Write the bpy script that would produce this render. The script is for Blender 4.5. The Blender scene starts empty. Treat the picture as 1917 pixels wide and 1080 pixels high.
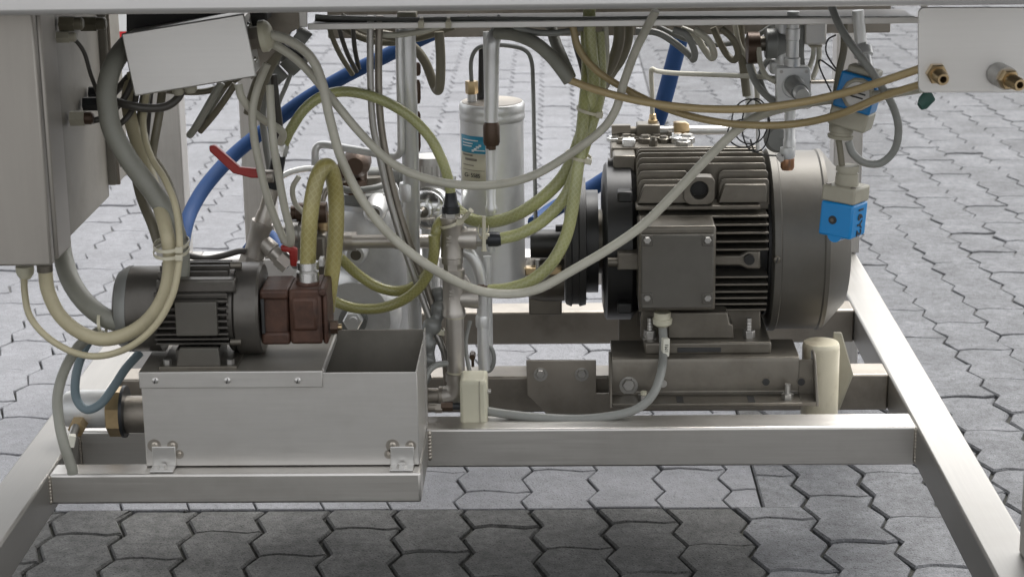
import bpy, math, random
from mathutils import Vector, Matrix
random.seed(7)
PI = math.pi
scene = bpy.context.scene
C = bpy.context.collection
# ------------------------------------------------------------------ camera
F = 3700.0; CX = 958.5; CY = 540.0; H = 1.22; D = 2.7077
yc = Vector((78.5, -1018, 3700)).normalized()
xc = Vector((1.0, -.0076, -(yc.x - .0076*yc.y)/yc.z)).normalized()
zc = xc.cross(yc)
RW = Matrix((xc, yc, zc))                       # camera (right, down, forward) -> world
CAM = Vector((0, -D, H))
cam_d = bpy.data.cameras.new('camera'); cam = bpy.data.objects.new('camera', cam_d); C.objects.link(cam)
cam_d.sensor_width = 36; cam_d.lens = F/1917*36; cam_d.clip_end = 2000; cam_d.clip_start = .05
rgt = RW @ Vector((1, 0, 0)); up = RW @ Vector((0, -1, 0)); bk = RW @ Vector((0, 0, -1))
cam.matrix_world = Matrix(((rgt.x, up.x, bk.x, CAM.x), (rgt.y, up.y, bk.y, CAM.y), (rgt.z, up.z, bk.z, CAM.z), (0, 0, 0, 1)))
scene.camera = cam
cam_d.dof.use_dof = True; cam_d.dof.focus_distance = 3.05; cam_d.dof.aperture_fstop = 11
scene.render.resolution_x = 1024; scene.render.resolution_y = 576
scene.render.engine = 'CYCLES'
# ------------------------------------------------------------------ sky and sun
SUN_EL = math.radians(58); SUN_AZ = math.radians(40)      # behind the machine, to the right
w = bpy.data.worlds.new('World'); scene.world = w; w.use_nodes = True
nt = w.node_tree; bg = nt.nodes['Background']
sky = nt.nodes.new('ShaderNodeTexSky'); sky.sky_type = 'NISHITA'; sky.sun_disc = False
sky.sun_elevation = SUN_EL; sky.sun_rotation = SUN_AZ; sky.air_density = 1.0; sky.dust_density = 5.0; sky.ozone_density = 1.0
hs = nt.nodes.new('ShaderNodeHueSaturation'); hs.inputs['Saturation'].default_value = .10      # cloud cover greys the sky
nt.links.new(sky.outputs[0], hs.inputs['Color']); nt.links.new(hs.outputs[0], bg.inputs['Color'])
bg.inputs['Strength'].default_value = .15
sun_d = bpy.data.lights.new('sun', 'SUN'); sun_d.energy = .7; sun_d.angle = math.radians(40); sun_d.color = (1, .95, .88)
sun = bpy.data.objects.new('sun', sun_d); C.objects.link(sun)
sv = Vector((math.sin(SUN_AZ)*math.cos(SUN_EL), math.cos(SUN_AZ)*math.cos(SUN_EL), math.sin(SUN_EL)))
sun.rotation_euler = sv.to_track_quat('Z', 'Y').to_euler(); sun.location = (3, 4, 6)
vs = scene.view_settings; vs.view_transform = 'Standard'; vs.look = 'None'; vs.exposure = 1.3; vs.gamma = 1; vs.use_curve_mapping = False

# ------------------------------------------------------------------ measuring helpers
def ray(x, y): return RW @ Vector(((x-CX)/F, (y-CY)/F, 1))
def P(x, y, Y):                       # the place a measured picture point has at depth Y behind the front beam
    d = ray(x, y); return CAM + d*((Y+D)/d.y)
def G(x, y, z=0):                     # the same on a level plane
    d = ray(x, y); return CAM + d*((z-H)/d.z)
def dep(p): return (RW.transposed() @ (Vector(p)-CAM)).z
def S(n, p): return n*dep(p)/F        # n picture units as metres at point p
def project(p):
    v = RW.transposed() @ (Vector(p)-CAM); return v.x/v.z*F+CX, v.y/v.z*F+CY

# ------------------------------------------------------------------ materials
M = {}
def mat(name, col, metal=0., rough=.5, var=.0, scale=30., bump=0., rvar=.1, stretch=(1, 1, 1), dirt=0., dirtcol=(.05, .045, .035), dscale=9., coat=0., trans=0., island=0.):
    m = bpy.data.materials.new(name); m.use_nodes = True; t = m.node_tree; b = t.nodes['Principled BSDF']
    b.inputs['Metallic'].default_value = metal; b.inputs['Roughness'].default_value = rough
    if coat: b.inputs['Coat Weight'].default_value = coat; b.inputs['Coat Roughness'].default_value = .25
    if trans: b.inputs['Subsurface Weight'].default_value = trans; b.inputs['Subsurface Radius'].default_value = (.01, .008, .003); b.inputs['Subsurface Scale'].default_value = .5
    tc = t.nodes.new('ShaderNodeNewGeometry'); mp = t.nodes.new('ShaderNodeMapping'); mp.inputs['Scale'].default_value = stretch
    t.links.new(tc.outputs['Position'], mp.inputs['Vector'])
    n = t.nodes.new('ShaderNodeTexNoise'); n.inputs['Scale'].default_value = scale; n.inputs['Detail'].default_value = 6; n.inputs['Roughness'].default_value = .6
    t.links.new(mp.outputs[0], n.inputs['Vector'])
    def mixc(fac, a, bb, blend='MIX'):
        x = t.nodes.new('ShaderNodeMix'); x.data_type = 'RGBA'; x.blend_type = blend
        for sock, val in ((x.inputs[0], fac), (x.inputs[6], a), (x.inputs[7], bb)):
            if hasattr(val, 'links'): t.links.new(val, sock)
            else: sock.default_value = val if isinstance(val, float) else (*val, 1)
        return x.outputs[2]
    lo = tuple(max(0, v*(1-var)) for v in col); hi = tuple(min(1, v*(1+var)) for v in col)
    out = mixc(n.outputs['Fac'], lo, hi)
    if island:
        mr = t.nodes.new('ShaderNodeMapRange'); mr.inputs[3].default_value = 1-island; mr.inputs[4].default_value = 1+island
        t.links.new(tc.outputs['Random Per Island'], mr.inputs[0])
        vm = t.nodes.new('ShaderNodeVectorMath'); vm.operation = 'SCALE'; t.links.new(out, vm.inputs[0]); t.links.new(mr.outputs[0], vm.inputs['Scale']); out = vm.outputs[0]
    if dirt:
        n2 = t.nodes.new('ShaderNodeTexNoise'); n2.inputs['Scale'].default_value = dscale; n2.inputs['Detail'].default_value = 8; n2.inputs['Roughness'].default_value = .65
        t.links.new(tc.outputs['Position'], n2.inputs['Vector'])
        r = t.nodes.new('ShaderNodeMapRange'); r.inputs[1].default_value = .48; r.inputs[2].default_value = .75; r.inputs[3].default_value = 0; r.inputs[4].default_value = dirt
        t.links.new(n2.outputs['Fac'], r.inputs[0]); out = mixc(r.outputs[0], out, dirtcol)
    t.links.new(out, b.inputs['Base Color'])
    rr = t.nodes.new('ShaderNodeMapRange'); rr.inputs[3].default_value = max(.05, rough-rvar); rr.inputs[4].default_value = min(1, rough+rvar)
    t.links.new(n.outputs['Fac'], rr.inputs[0]); t.links.new(rr.outputs[0], b.inputs['Roughness'])
    if bump:
        bp = t.nodes.new('ShaderNodeBump'); bp.inputs['Strength'].default_value = bump; bp.inputs['Distance'].default_value = .002
        t.links.new(n.outputs['Fac'], bp.inputs['Height']); t.links.new(bp.outputs[0], b.inputs['Normal'])
    M[name] = m; m['out'] = name
    return m
def braided(name, col, line, rough=.35):
    m = bpy.data.materials.new(name); m.use_nodes = True; t = m.node_tree; b = t.nodes['Principled BSDF']
    b.inputs['Roughness'].default_value = rough; b.inputs['Coat Weight'].default_value = .5; b.inputs['Coat Roughness'].default_value = .2
    b.inputs['Subsurface Weight'].default_value = .35; b.inputs['Subsurface Radius'].default_value = (.012, .011, .004); b.inputs['Subsurface Scale'].default_value = .6
    uv = t.nodes.new('ShaderNodeUVMap'); sp = t.nodes.new('ShaderNodeSeparateXYZ'); t.links.new(uv.outputs[0], sp.inputs[0])
    def mth(op, a, bb=None):
        n = t.nodes.new('ShaderNodeMath'); n.operation = op
        for i, v in enumerate((a, bb)):
            if v is None: continue
            if hasattr(v, 'links'): t.links.new(v, n.inputs[i])
            else: n.inputs[i].default_value = v
        return n.outputs[0]
    u = mth('MULTIPLY', sp.outputs[0], 2*PI*8); v = mth('MULTIPLY', sp.outputs[1], 2*PI*2.1)
    l1 = mth('GREATER_THAN', mth('SINE', mth('ADD', u, v)), .72); l2 = mth('GREATER_THAN', mth('SINE', mth('SUBTRACT', u, v)), .72)
    ln = mth('MULTIPLY', mth('MAXIMUM', l1, l2), .27)
    g = t.nodes.new('ShaderNodeNewGeometry'); n = t.nodes.new('ShaderNodeTexNoise'); n.inputs['Scale'].default_value = 18; n.inputs['Detail'].default_value = 5
    t.links.new(g.outputs['Position'], n.inputs['Vector'])
    x = t.nodes.new('ShaderNodeMix'); x.data_type = 'RGBA'; t.links.new(n.outputs['Fac'], x.inputs[0]); x.inputs[6].default_value = (*[c*.6 for c in col], 1); x.inputs[7].default_value = (*[min(1, c*1.35) for c in col], 1)
    y = t.nodes.new('ShaderNodeMix'); y.data_type = 'RGBA'; t.links.new(ln, y.inputs[0]); t.links.new(x.outputs[2], y.inputs[6]); y.inputs[7].default_value = (*line, 1)
    t.links.new(y.outputs[2], b.inputs['Base Color'])
    bp = t.nodes.new('ShaderNodeBump'); bp.inputs['Strength'].default_value = .3; bp.inputs['Distance'].default_value = .001; t.links.new(ln, bp.inputs['Height']); t.links.new(bp.outputs[0], b.inputs['Normal'])
    M[name] = m; return m

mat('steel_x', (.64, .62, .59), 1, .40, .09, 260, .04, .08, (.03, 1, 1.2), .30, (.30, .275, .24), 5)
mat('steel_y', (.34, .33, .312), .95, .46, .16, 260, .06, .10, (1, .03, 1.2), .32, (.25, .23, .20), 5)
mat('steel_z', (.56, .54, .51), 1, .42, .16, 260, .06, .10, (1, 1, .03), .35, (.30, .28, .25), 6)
mat('sheet', (.62, .605, .58), .9, .44, .08, 240, .03, .08, (.05, 1, 1), .32, (.38, .355, .32), 5)
mat('rim_steel', (.62, .61, .60), .7, .45, .08, 60, .03, .06, (.05, 1, 1))
mat('grimy_shaded', (.25, .235, .205), .55, .52, .2, 30, .06, .1, (1, 1, .3), .45, (.10, .09, .072), 9)  # grime on the tank; the same dark tone shades the cabinet side
mat('brushed', (.66, .65, .63), .95, .40, .05, 160, .03, .05, (.03, 1, 1))
mat('cabinet', (.38, .357, .325), .75, .45, .10, 70, .03, .06, (1, 1, .06), .2, (.25, .24, .22), 5)
mat('dull_steel', (.33, .30, .26), .85, .45, .22, 14, .05, .1, (1, 1, 1), .5, (.10, .09, .075), 11)
mat('dark_steel', (.17, .155, .13), .75, .42, .25, 18, .06, .1, (1, 1, 1), .45, (.05, .045, .038), 14)
mat('motor_paint', (.175, .160, .135), .65, .36, .24, 45, .14, .10, (1, 1, 1), .45, (.09, .076, .055), 16)
mat('cover_paint', (.125, .118, .104), .5, .47, .18, 40, .10, .10, (1, 1, 1), .40, (.11, .096, .075), 9)
mat('black_paint', (.018, .018, .018), .2, .38, .3, 20, .05, .1, (1, 1, 1), .25, (.06, .055, .045), 12)
mat('rubber', (.025, .024, .023), 0, .55, .2, 40, .1)
mat('small_motor', (.115, .107, .096), .55, .34, .25, 40, .12, .1, (1, 1, 1), .45, (.045, .038, .032), 22)
mat('pump_brown', (.085, .042, .028), .25, .48, .55, 40, .5, .14, (1, 1, 1), .85, (.030, .020, .017), 26)
mat('silver', (.72, .725, .72), .55, .34, .1, 25, .05, .08, (1, 1, 1), .25, (.34, .34, .33), 14)
mat('silver_cast', (.68, .685, .68), .5, .40, .14, 40, .12, .1, (1, 1, 1), .35, (.20, .20, .19), 12)
mat('chrome', (.72, .72, .71), 1, .2, .05, 40, .02, .05)
mat('stainless_fit', (.52, .49, .45), .85, .42, .12, 40, .08, .08, (1, 1, 1), .3, (.26, .23, .19), 20)
mat('zinc', (.42, .41, .39), .9, .38, .15, 60, .05)
mat('brass', (.50, .38, .22), .95, .33, .15, 60, .05, .08, (1, 1, 1), .3, (.20, .14, .08), 40)
mat('copper', (.55, .30, .18), .95, .32, .15, 60, .05)
mat('brown_fit', (.085, .055, .038), .5, .42, .2, 40, .08)
mat('black_fit', (.03, .032, .036), .4, .38, .3, 40, .1)
mat('blue_hose', (.004, .042, .15), 0, .72, .2, 30, .04)
mat('blue_pale', (.15, .20, .225), 0, .5, .1, 30, .04)
mat('blue_plastic', (.003, .225, .56), 0, .42, .06, 60, .03, coat=.2)
mat('blue_dark', (.003, .18, .46), 0, .42, .06, 60, .03, coat=.2)
mat('cream', (.56, .54, .42), 0, .45, .08, 25, .03, dirt=.3, dirtcol=(.30, .25, .14), dscale=10)
mat('cream_stain', (.64, .59, .45), 0, .4, .12, 14, .03, dirt=.75, dirtcol=(.14, .07, .02), dscale=10, coat=.3)
mat('beige_plastic', (.36, .34, .27), 0, .5, .08, 40, .04, dirt=.25, dirtcol=(.18, .16, .12), dscale=25)
mat('cream_hose', (.45, .405, .27), 0, .5, .12, 20, .05, dirt=.4, dirtcol=(.20, .17, .11), dscale=18)
mat('grey_hose', (.24, .24, .205), 0, .5, .12, 20, .05, dirt=.4, dirtcol=(.12, .11, .09), dscale=15)
mat('white_cable', (.50, .485, .41), 0, .45, .12, 20, .04, dirt=.35, dirtcol=(.24, .22, .16), dscale=22)
mat('grey_cable', (.24, .245, .23), 0, .45, .12, 20, .04, dirt=.3, dirtcol=(.14, .135, .12), dscale=22)
mat('olive_cable', (.17, .155, .11), 0, .5, .15, 20, .04, dirt=.3, dirtcol=(.07, .06, .045), dscale=22)
mat('dark_cable', (.06, .055, .048), 0, .45, .15, 20, .04)
mat('tan_hose', (.46, .355, .185), 0, .42, .12, 15, .03, coat=.3)
mat('ochre_hose', (.35, .27, .135), 0, .42, .12, 15, .03, coat=.3)
mat('wire', (.02, .02, .02), 0, .5)
mat('tie', (.55, .52, .40), 0, .45, .08, 30)
mat('red', (.36, .025, .02), 0, .4, .1, 40, .03, coat=.2)
mat('red_sign', (.62, .02, .025), 0, .5)
mat('white_sign', (.80, .80, .78), 0, .5)
mat('paper', (.55, .52, .40), 0, .6, .08, 40)
mat('label_blue', (.03, .27, .42), 0, .5, .06, 60)
mat('ink', (.03, .03, .03), 0, .6)
mat('faded_ink', (.20, .18, .14), 0, .6)
mat('white_ink', (.75, .80, .82), 0, .6)
mat('tag_white', (.68, .67, .58), 0, .5, .05, 40)
mat('green', (.02, .075, .06), 0, .45, .1, 40)
mat('grey_fit', (.22, .225, .215), .3, .45, .12, 30, .06)
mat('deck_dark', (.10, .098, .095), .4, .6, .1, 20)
mat('weld', (.50, .46, .40), .9, .4, .3, 200, .5)
mat('heat_tint', (.40, .37, .33), .9, .4, .3, 80, .05)
mat('joint_fill', (.022, .022, .019), 0, .95, .5, 90, .5, .02, (1, 1, 1), .5, (.05, .055, .03), 12)
mat('sand', (.085, .085, .083), 0, .95, .3, 60, .3, .02)
mat('far_ground', (.19, .19, .192), 0, .85, .2, 8, .3)
def concrete(name, col, spread=.3, isl=.1, tint=(0, 0, 0)):
    m = bpy.data.materials.new(name); m.use_nodes = True; t = m.node_tree; b = t.nodes['Principled BSDF']; b.inputs['Roughness'].default_value = .85
    g = t.nodes.new('ShaderNodeNewGeometry'); pos = g.outputs['Position']
    def noise(sc, det=6, ro=.6):
        n = t.nodes.new('ShaderNodeTexNoise'); n.inputs['Scale'].default_value = sc; n.inputs['Detail'].default_value = det; n.inputs['Roughness'].default_value = ro; t.links.new(pos, n.inputs['Vector']); return n.outputs['Fac']
    def rng(v, a, bb, c, d):
        n = t.nodes.new('ShaderNodeMapRange'); t.links.new(v, n.inputs[0])
        for i, q in enumerate((a, bb, c, d)): n.inputs[1+i].default_value = q
        return n.outputs[0]
    def mul(a, bb):
        n = t.nodes.new('ShaderNodeMath'); n.operation = 'MULTIPLY'; t.links.new(a, n.inputs[0]); t.links.new(bb, n.inputs[1]); return n.outputs[0]
    coarse = noise(9, 5); mid = noise(48, 8, .75); fine = noise(420, 3, .7)
    vo = t.nodes.new('ShaderNodeTexVoronoi'); vo.inputs['Scale'].default_value = 160; t.links.new(pos, vo.inputs['Vector'])
    pits = rng(vo.outputs['Distance'], .12, .34, 0, 1)
    f = mul(mul(rng(coarse, .3, .7, 1-spread*.55, 1+spread*.55), rng(mid, .32, .68, 1-spread*.8, 1+spread*.8)), mul(rng(fine, .3, .7, 1-spread*.8, 1+spread*.8), rng(pits, 0, 1, 1-spread*.9, 1)))
    f = mul(f, rng(g.outputs['Random Per Island'], 0, 1, 1-isl, 1+isl))
    v = t.nodes.new('ShaderNodeVectorMath'); v.operation = 'SCALE'; v.inputs[0].default_value = col; t.links.new(f, v.inputs['Scale']); t.links.new(v.outputs[0], b.inputs['Base Color'])
    hm = t.nodes.new('ShaderNodeMath'); hm.operation = 'ADD'; t.links.new(mul(mid, fine), hm.inputs[0]); t.links.new(rng(pits, 0, 1, 0, .35), hm.inputs[1])
    bp = t.nodes.new('ShaderNodeBump'); bp.inputs['Strength'].default_value = .75; bp.inputs['Distance'].default_value = .0028; t.links.new(hm.outputs[0], bp.inputs['Height']); t.links.new(bp.outputs[0], b.inputs['Normal'])
    M[name] = m
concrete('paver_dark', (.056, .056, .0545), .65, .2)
concrete('paver_dark_lit', (.100, .1025, .109), .45, .16)  # same stone as paver_dark; tones differ to paint in the machine's shade
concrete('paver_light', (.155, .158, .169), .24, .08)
braided('yellow_hose', (.38, .39, .17), (.58, .58, .38))
braided('amber_hose', (.34, .295, .105), (.50, .46, .22))
braided('olive_hose', (.27, .26, .085), (.45, .42, .2))

# ------------------------------------------------------------------ mesh helpers
class MB:
    def __init__(s): s.v = []; s.f = []; s.uv = {}
    def add(s, vs, fs, uvs=None):
        o = len(s.v); s.v += [Vector(v) for v in vs]
        for i, f in enumerate(fs):
            if uvs: s.uv[len(s.f)] = uvs[i]
            s.f.append([k+o for k in f])
        return s
    def box(s, a, b, R=None, c=None):
        x0, y0, z0 = a; x1, y1, z1 = b
        vs = [Vector(p) for p in ((x0, y0, z0), (x1, y0, z0), (x1, y1, z0), (x0, y1, z0), (x0, y0, z1), (x1, y0, z1), (x1, y1, z1), (x0, y1, z1))]
        if R is not None:
            c = Vector(c) if c is not None else (Vector(a)+Vector(b))/2
            vs = [c+R @ (v-c) for v in vs]
        return s.add(vs, [(0, 3, 2, 1), (4, 5, 6, 7), (0, 1, 5, 4), (1, 2, 6, 5), (2, 3, 7, 6), (3, 0, 4, 7)])
    def lathe(s, A, B, prof, seg=24, cap=True, up=None, sq=1.):
        A = Vector(A); B = Vector(B); ax = B-A; L = ax.length; ax.normalize()
        u = Vector(up) if up else (Vector((0, 0, 1)) if abs(ax.z) < .9 else Vector((0, -1, 0)))
        u = (u-ax*u.dot(ax)).normalized(); vv = ax.cross(u)
        vs = []; fs = []
        for t, r in prof:
            for k in range(seg):
                a = 2*PI*(k+.5)/seg
                vs.append(A+ax*(t*L)+u*(math.cos(a)*r)+vv*(math.sin(a)*r*sq))
        for i in range(len(prof)-1):
            for k in range(seg):
                fs.append((i*seg+k, i*seg+(k+1) % seg, (i+1)*seg+(k+1) % seg, (i+1)*seg+k))
        if cap:
            fs.append(tuple(reversed(range(seg)))); n = (len(prof)-1)*seg; fs.append(tuple(range(n, n+seg)))
        return s.add(vs, fs)
    def tube(s, pts, r, seg=12, cap=True):
        pts = [Vector(p) for p in pts]; n = len(pts); rs = r if isinstance(r, (list, tuple)) else [r]*n
        T = []
        for i in range(n): T.append((pts[min(i+1, n-1)]-pts[max(i-1, 0)]).normalized())
        u = Vector((0, 0, 1)) if abs(T[0].z) < .8 else Vector((0, -1, 0))
        vs = []; fs = []; uvs = []; ln = [0]
        for i in range(n):
            u = (u-T[i]*u.dot(T[i])).normalized(); v = T[i].cross(u)
            if i: ln.append(ln[-1]+(pts[i]-pts[i-1]).length)
            for k in range(seg):
                a = 2*PI*k/seg; vs.append(pts[i]+u*(math.cos(a)*rs[i])+v*(math.sin(a)*rs[i]))
        rm = rs[n//2]
        for i in range(n-1):
            for k in range(seg):
                fs.append((i*seg+k, i*seg+(k+1) % seg, (i+1)*seg+(k+1) % seg, (i+1)*seg+k))
                a, b = ln[i]/rm/2, ln[i+1]/rm/2
                uvs.append(((k/seg, a), ((k+1)/seg, a), ((k+1)/seg, b), (k/seg, b)))
        if cap:
            fs.append(tuple(reversed(range(seg)))); uvs.append([(0, 0)]*seg); fs.append(tuple(range((n-1)*seg, n*seg))); uvs.append([(0, 0)]*seg)
        return s.add(vs, fs, uvs)
    def prism(s, poly, ext):          # poly: 3D points; ext: vector
        n = len(poly); a = [Vector(p) for p in poly]; b = [p+Vector(ext) for p in a]
        fs = [tuple(range(n)), tuple(reversed(range(n, 2*n)))]+[(i, i+n, (i+1) % n+n, (i+1) % n) for i in range(n)]
        return s.add(a+b, fs)
    def build(s, name, material, parent=None, bevel=0., smooth=True, origin=None, angle=35):
        me = bpy.data.meshes.new(name)
        if parent is not None: o0 = Vector(parent['base'])
        elif origin is not None: o0 = Vector(origin)
        else:
            xs = [v.x for v in s.v]; ys = [v.y for v in s.v]; zs = [v.z for v in s.v]
            o0 = Vector(((min(xs)+max(xs))/2, (min(ys)+max(ys))/2, min(zs)))
        me.from_pydata([v-o0 for v in s.v], [], s.f); me.validate()
        import bmesh
        if s.uv and len(me.polygons) == len(s.f):
            ul = me.uv_layers.new(name='UVMap')
            for i, p in enumerate(me.polygons):
                if i in s.uv:
                    for j, li in enumerate(p.loop_indices): ul.data[li].uv = s.uv[i][j % len(s.uv[i])]
        bm = bmesh.new(); bm.from_mesh(me); bmesh.ops.recalc_face_normals(bm, faces=bm.faces); bm.to_mesh(me); bm.free()
        me.materials.append(M[material])
        if smooth:
            me.shade_smooth(); me.set_sharp_from_angle(angle=math.radians(angle))
        o = bpy.data.objects.new(name, me); C.objects.link(o)
        if parent is not None: o.parent = parent; o['base'] = list(o0)
        else: o.location = o0; o['base'] = list(o0)
        if bevel:
            b = o.modifiers.new('bevel', 'BEVEL'); b.width = bevel; b.segments = 2; b.limit_method = 'ANGLE'; b.angle_limit = math.radians(40)
        return o
def tag(o, label, cat, group=None):
    o['label'] = label; o['category'] = cat
    if group: o['group'] = group
    return o
def thing(name, label, cat, base, group=None):
    o = bpy.data.objects.new(name, None); C.objects.link(o); o.location = base; o['base'] = list(base); o.empty_display_size = .02
    return tag(o, label, cat, group)
def cr(pts, n=7):                       # Catmull-Rom through 3D points
    pts = [Vector(p) for p in pts]; q = [pts[0]*2-pts[1]]+pts+[pts[-1]*2-pts[-2]]; out = []
    for i in range(1, len(q)-2):
        p0, p1, p2, p3 = q[i-1:i+3]
        for k in range(n):
            t = k/n; out.append(.5*((2*p1)+(p2-p0)*t+(2*p0-5*p1+4*p2-p3)*t*t+(3*p1-p0-3*p2+p3)*t**3))
    out.append(pts[-1]); return out
def path(pts, n=7): return cr([P(*p) for p in pts], n)
def hose(name, label, cat, pts, rpx, material, group=None, parent=None, seg=14, n=7, rough=0.0):
    pp = path(pts, n); m = pp[len(pp)//2]; r = S(rpx, m)
    b = MB().tube(pp, r, seg)
    o = b.build(name, material, parent)
    if parent is None: tag(o, label, cat, group)
    return o
def cylh(mb, x0, x1, y, Y, rpx, prof=None, seg=24, sq=1.):
    m = P((x0+x1)/2, y, Y); a = P(x0, y, Y); b = P(x1, y, Y); r = S(1, m)
    A = Vector((a.x, Y, m.z)); B = Vector((b.x, Y, m.z))
    return mb.lathe(A, B, [(t, k*r*rpx) for t, k in (prof or [(0, 1), (1, 1)])], seg, sq=sq)
def cylv(mb, x, y0, y1, Y, rpx, prof=None, seg=24):
    m = P(x, (y0+y1)/2, Y); zt = P(x, y0, Y).z; zb_ = P(x, y1, Y).z; r = S(1, m)
    return mb.lathe((m.x, Y, zb_), (m.x, Y, zt), [(t, k*r*rpx) for t, k in (prof or [(0, 1), (1, 1)])], seg)
def cyly(mb, x, y, Y0, Y1, rpx, prof=None, seg=18):       # axis along depth, Y0 = front
    p = P(x, y, Y0); r = S(1, p)
    return mb.lathe((p.x, Y0, p.z), (p.x, Y1, p.z), [(t, k*r*rpx) for t, k in (prof or [(0, 1), (1, 1)])], seg)
def lat(mb, a, b, rpx, prof=None, seg=20):
    A = P(*a); B = P(*b); r = S(rpx, (A+B)/2)
    return mb.lathe(A, B, [(t, k*r) for t, k in (prof or [(0, 1), (1, 1)])], seg)
def bxp(mb, x0, x1, y0, y1, Y, d):
    mx, my = (x0+x1)/2, (y0+y1)/2
    return mb.box((P(x0, my, Y).x, Y, P(mx, y1, Y).z), (P(x1, my, Y).x, Y+d, P(mx, y0, Y).z))
def polyp(mb, pts, Y, d):
    return mb.prism([P(x, y, Y) for x, y in pts], (0, d, 0))
def bolt(parent, x, y, Y, rpx=8, head=.006, washer=True, material='zinc', name='bolt'):
    mb = MB()
    if washer: cyly(mb, x, y, Y-.002, Y+.001, rpx*1.45)
    cyly(mb, x, y, Y-.002-head, Y-.001, rpx, [(0, .88), (.15, 1), (1, 1)], 6)
    return mb.build(name, material, parent)
def screw(parent, x, y, Y, rpx=6, material='zinc'):
    mb = MB(); cyly(mb, x, y, Y-.0022, Y+.002, rpx, [(0, .55), (.25, .9), (.5, 1), (1, 1)], 16)
    o = mb.build('screw', material, parent)
    s2 = MB(); p = P(x, y, Y-.0022); r = S(rpx, p); s2.box((p.x-r*.14, Y-.0028, p.z-r*.75), (p.x+r*.14, Y-.0020, p.z+r*.75), Matrix.Rotation(.3, 3, 'Y'))
    s2.build('slot', 'ink', o); return o
def text(parent, s, loc, size, R, material, name='lettering', bold=0.):
    cu = bpy.data.curves.new(name, 'FONT'); cu.body = s; cu.size = size; cu.align_x = 'CENTER'; cu.align_y = 'CENTER'; cu.extrude = .0003; cu.offset = bold
    t = bpy.data.objects.new(name, cu); C.objects.link(t)
    dg = bpy.context.evaluated_depsgraph_get(); me = bpy.data.meshes.new_from_object(t.evaluated_get(dg))
    C.objects.unlink(t); bpy.data.objects.remove(t)
    me.materials.clear(); me.materials.append(M[material])
    o = bpy.data.objects.new(name, me); C.objects.link(o); o.parent = parent
    o.matrix_local = Matrix.Translation(Vector(loc)-Vector(parent['base'])) @ R.to_4x4()
    return o

# ================================================================== THE SETTING: paving
YB = G(900, 952).y; XB = G(1422, 930).x
CW, PL, GAP = .1125, .200, .0042
def paver_outline(gap, gy):
    A = .0185; x0, x1 = -CW/2+gap/2, CW/2-gap/2; y0, y1 = -PL/2+gy/2, PL/2-gy/2; W = .0062
    ts = (0, .29, .5, .79, 1); zig = (A/2, -A/2, A/2, -A/2, A/2)
    L = [(x0+zig[k], y0+(y1-y0)*ts[k]) for k in range(5)]; Rr = [(x1+zig[k], y0+(y1-y0)*ts[k]) for k in range(5)]
    wave = ((.25, W), (.52, W*.2), (.78, -W))
    bot = [(L[0][0]+(Rr[0][0]-L[0][0])*t, y0+w_) for t, w_ in wave]
    top = [(L[4][0]+(Rr[4][0]-L[4][0])*t, y1+w_) for t, w_ in reversed(wave)]
    return [L[0]]+bot+Rr+top+[L[4], L[3], L[2], L[1]]
OUT = paver_outline(.0058, .0026); OUTB = paver_outline(.0030, .0018)
def inset(poly, d):
    n = len(poly); out = []
    for i in range(n):
        a, b, c = Vector(poly[i-1]), Vector(poly[i]), Vector(poly[(i+1) % n])
        n1 = Vector((-(b-a).y, (b-a).x)).normalized(); n2 = Vector((-(c-b).y, (c-b).x)).normalized()
        m = (n1+n2)
        m = m/max(.35, m.length_squared)*2 if m.length > 1e-6 else n1
        out.append(tuple(b+m*d*.8))
    return out
def clip(poly, axis, val, keep_gt):
    out = []
    ins = lambda p: (p[axis] > val) == keep_gt
    for i in range(len(poly)):
        a, b = poly[i-1], poly[i]
        if ins(a) != ins(b):
            t = (val-a[axis])/(b[axis]-a[axis]); out.append((a[0]+(b[0]-a[0])*t, a[1]+(b[1]-a[1])*t))
        if ins(b): out.append(b)
    return out
def paver_mesh(mb, poly, ztop=0., side=.012, off=(0, 0), tilt=(0, 0), ch=.0038):
    n = len(poly)
    if n < 3: return
    ins = inset(poly, ch)
    zt = lambda p: ztop+p[0]*tilt[0]+p[1]*tilt[1]
    vs = [(p[0]+off[0], p[1]+off[1], zt(p)) for p in ins]+[(p[0]+off[0], p[1]+off[1], zt(p)-ch) for p in poly]+[(p[0]+off[0], p[1]+off[1], zt(p)-side) for p in poly]
    fs = [tuple(range(n))]+[(i+n, (i+1) % n+n, (i+1) % n, i) for i in range(n)]+[(i+2*n, (i+1) % n+2*n, (i+1) % n+n, i+n) for i in range(n)]
    mb.add(vs, fs)
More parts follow.
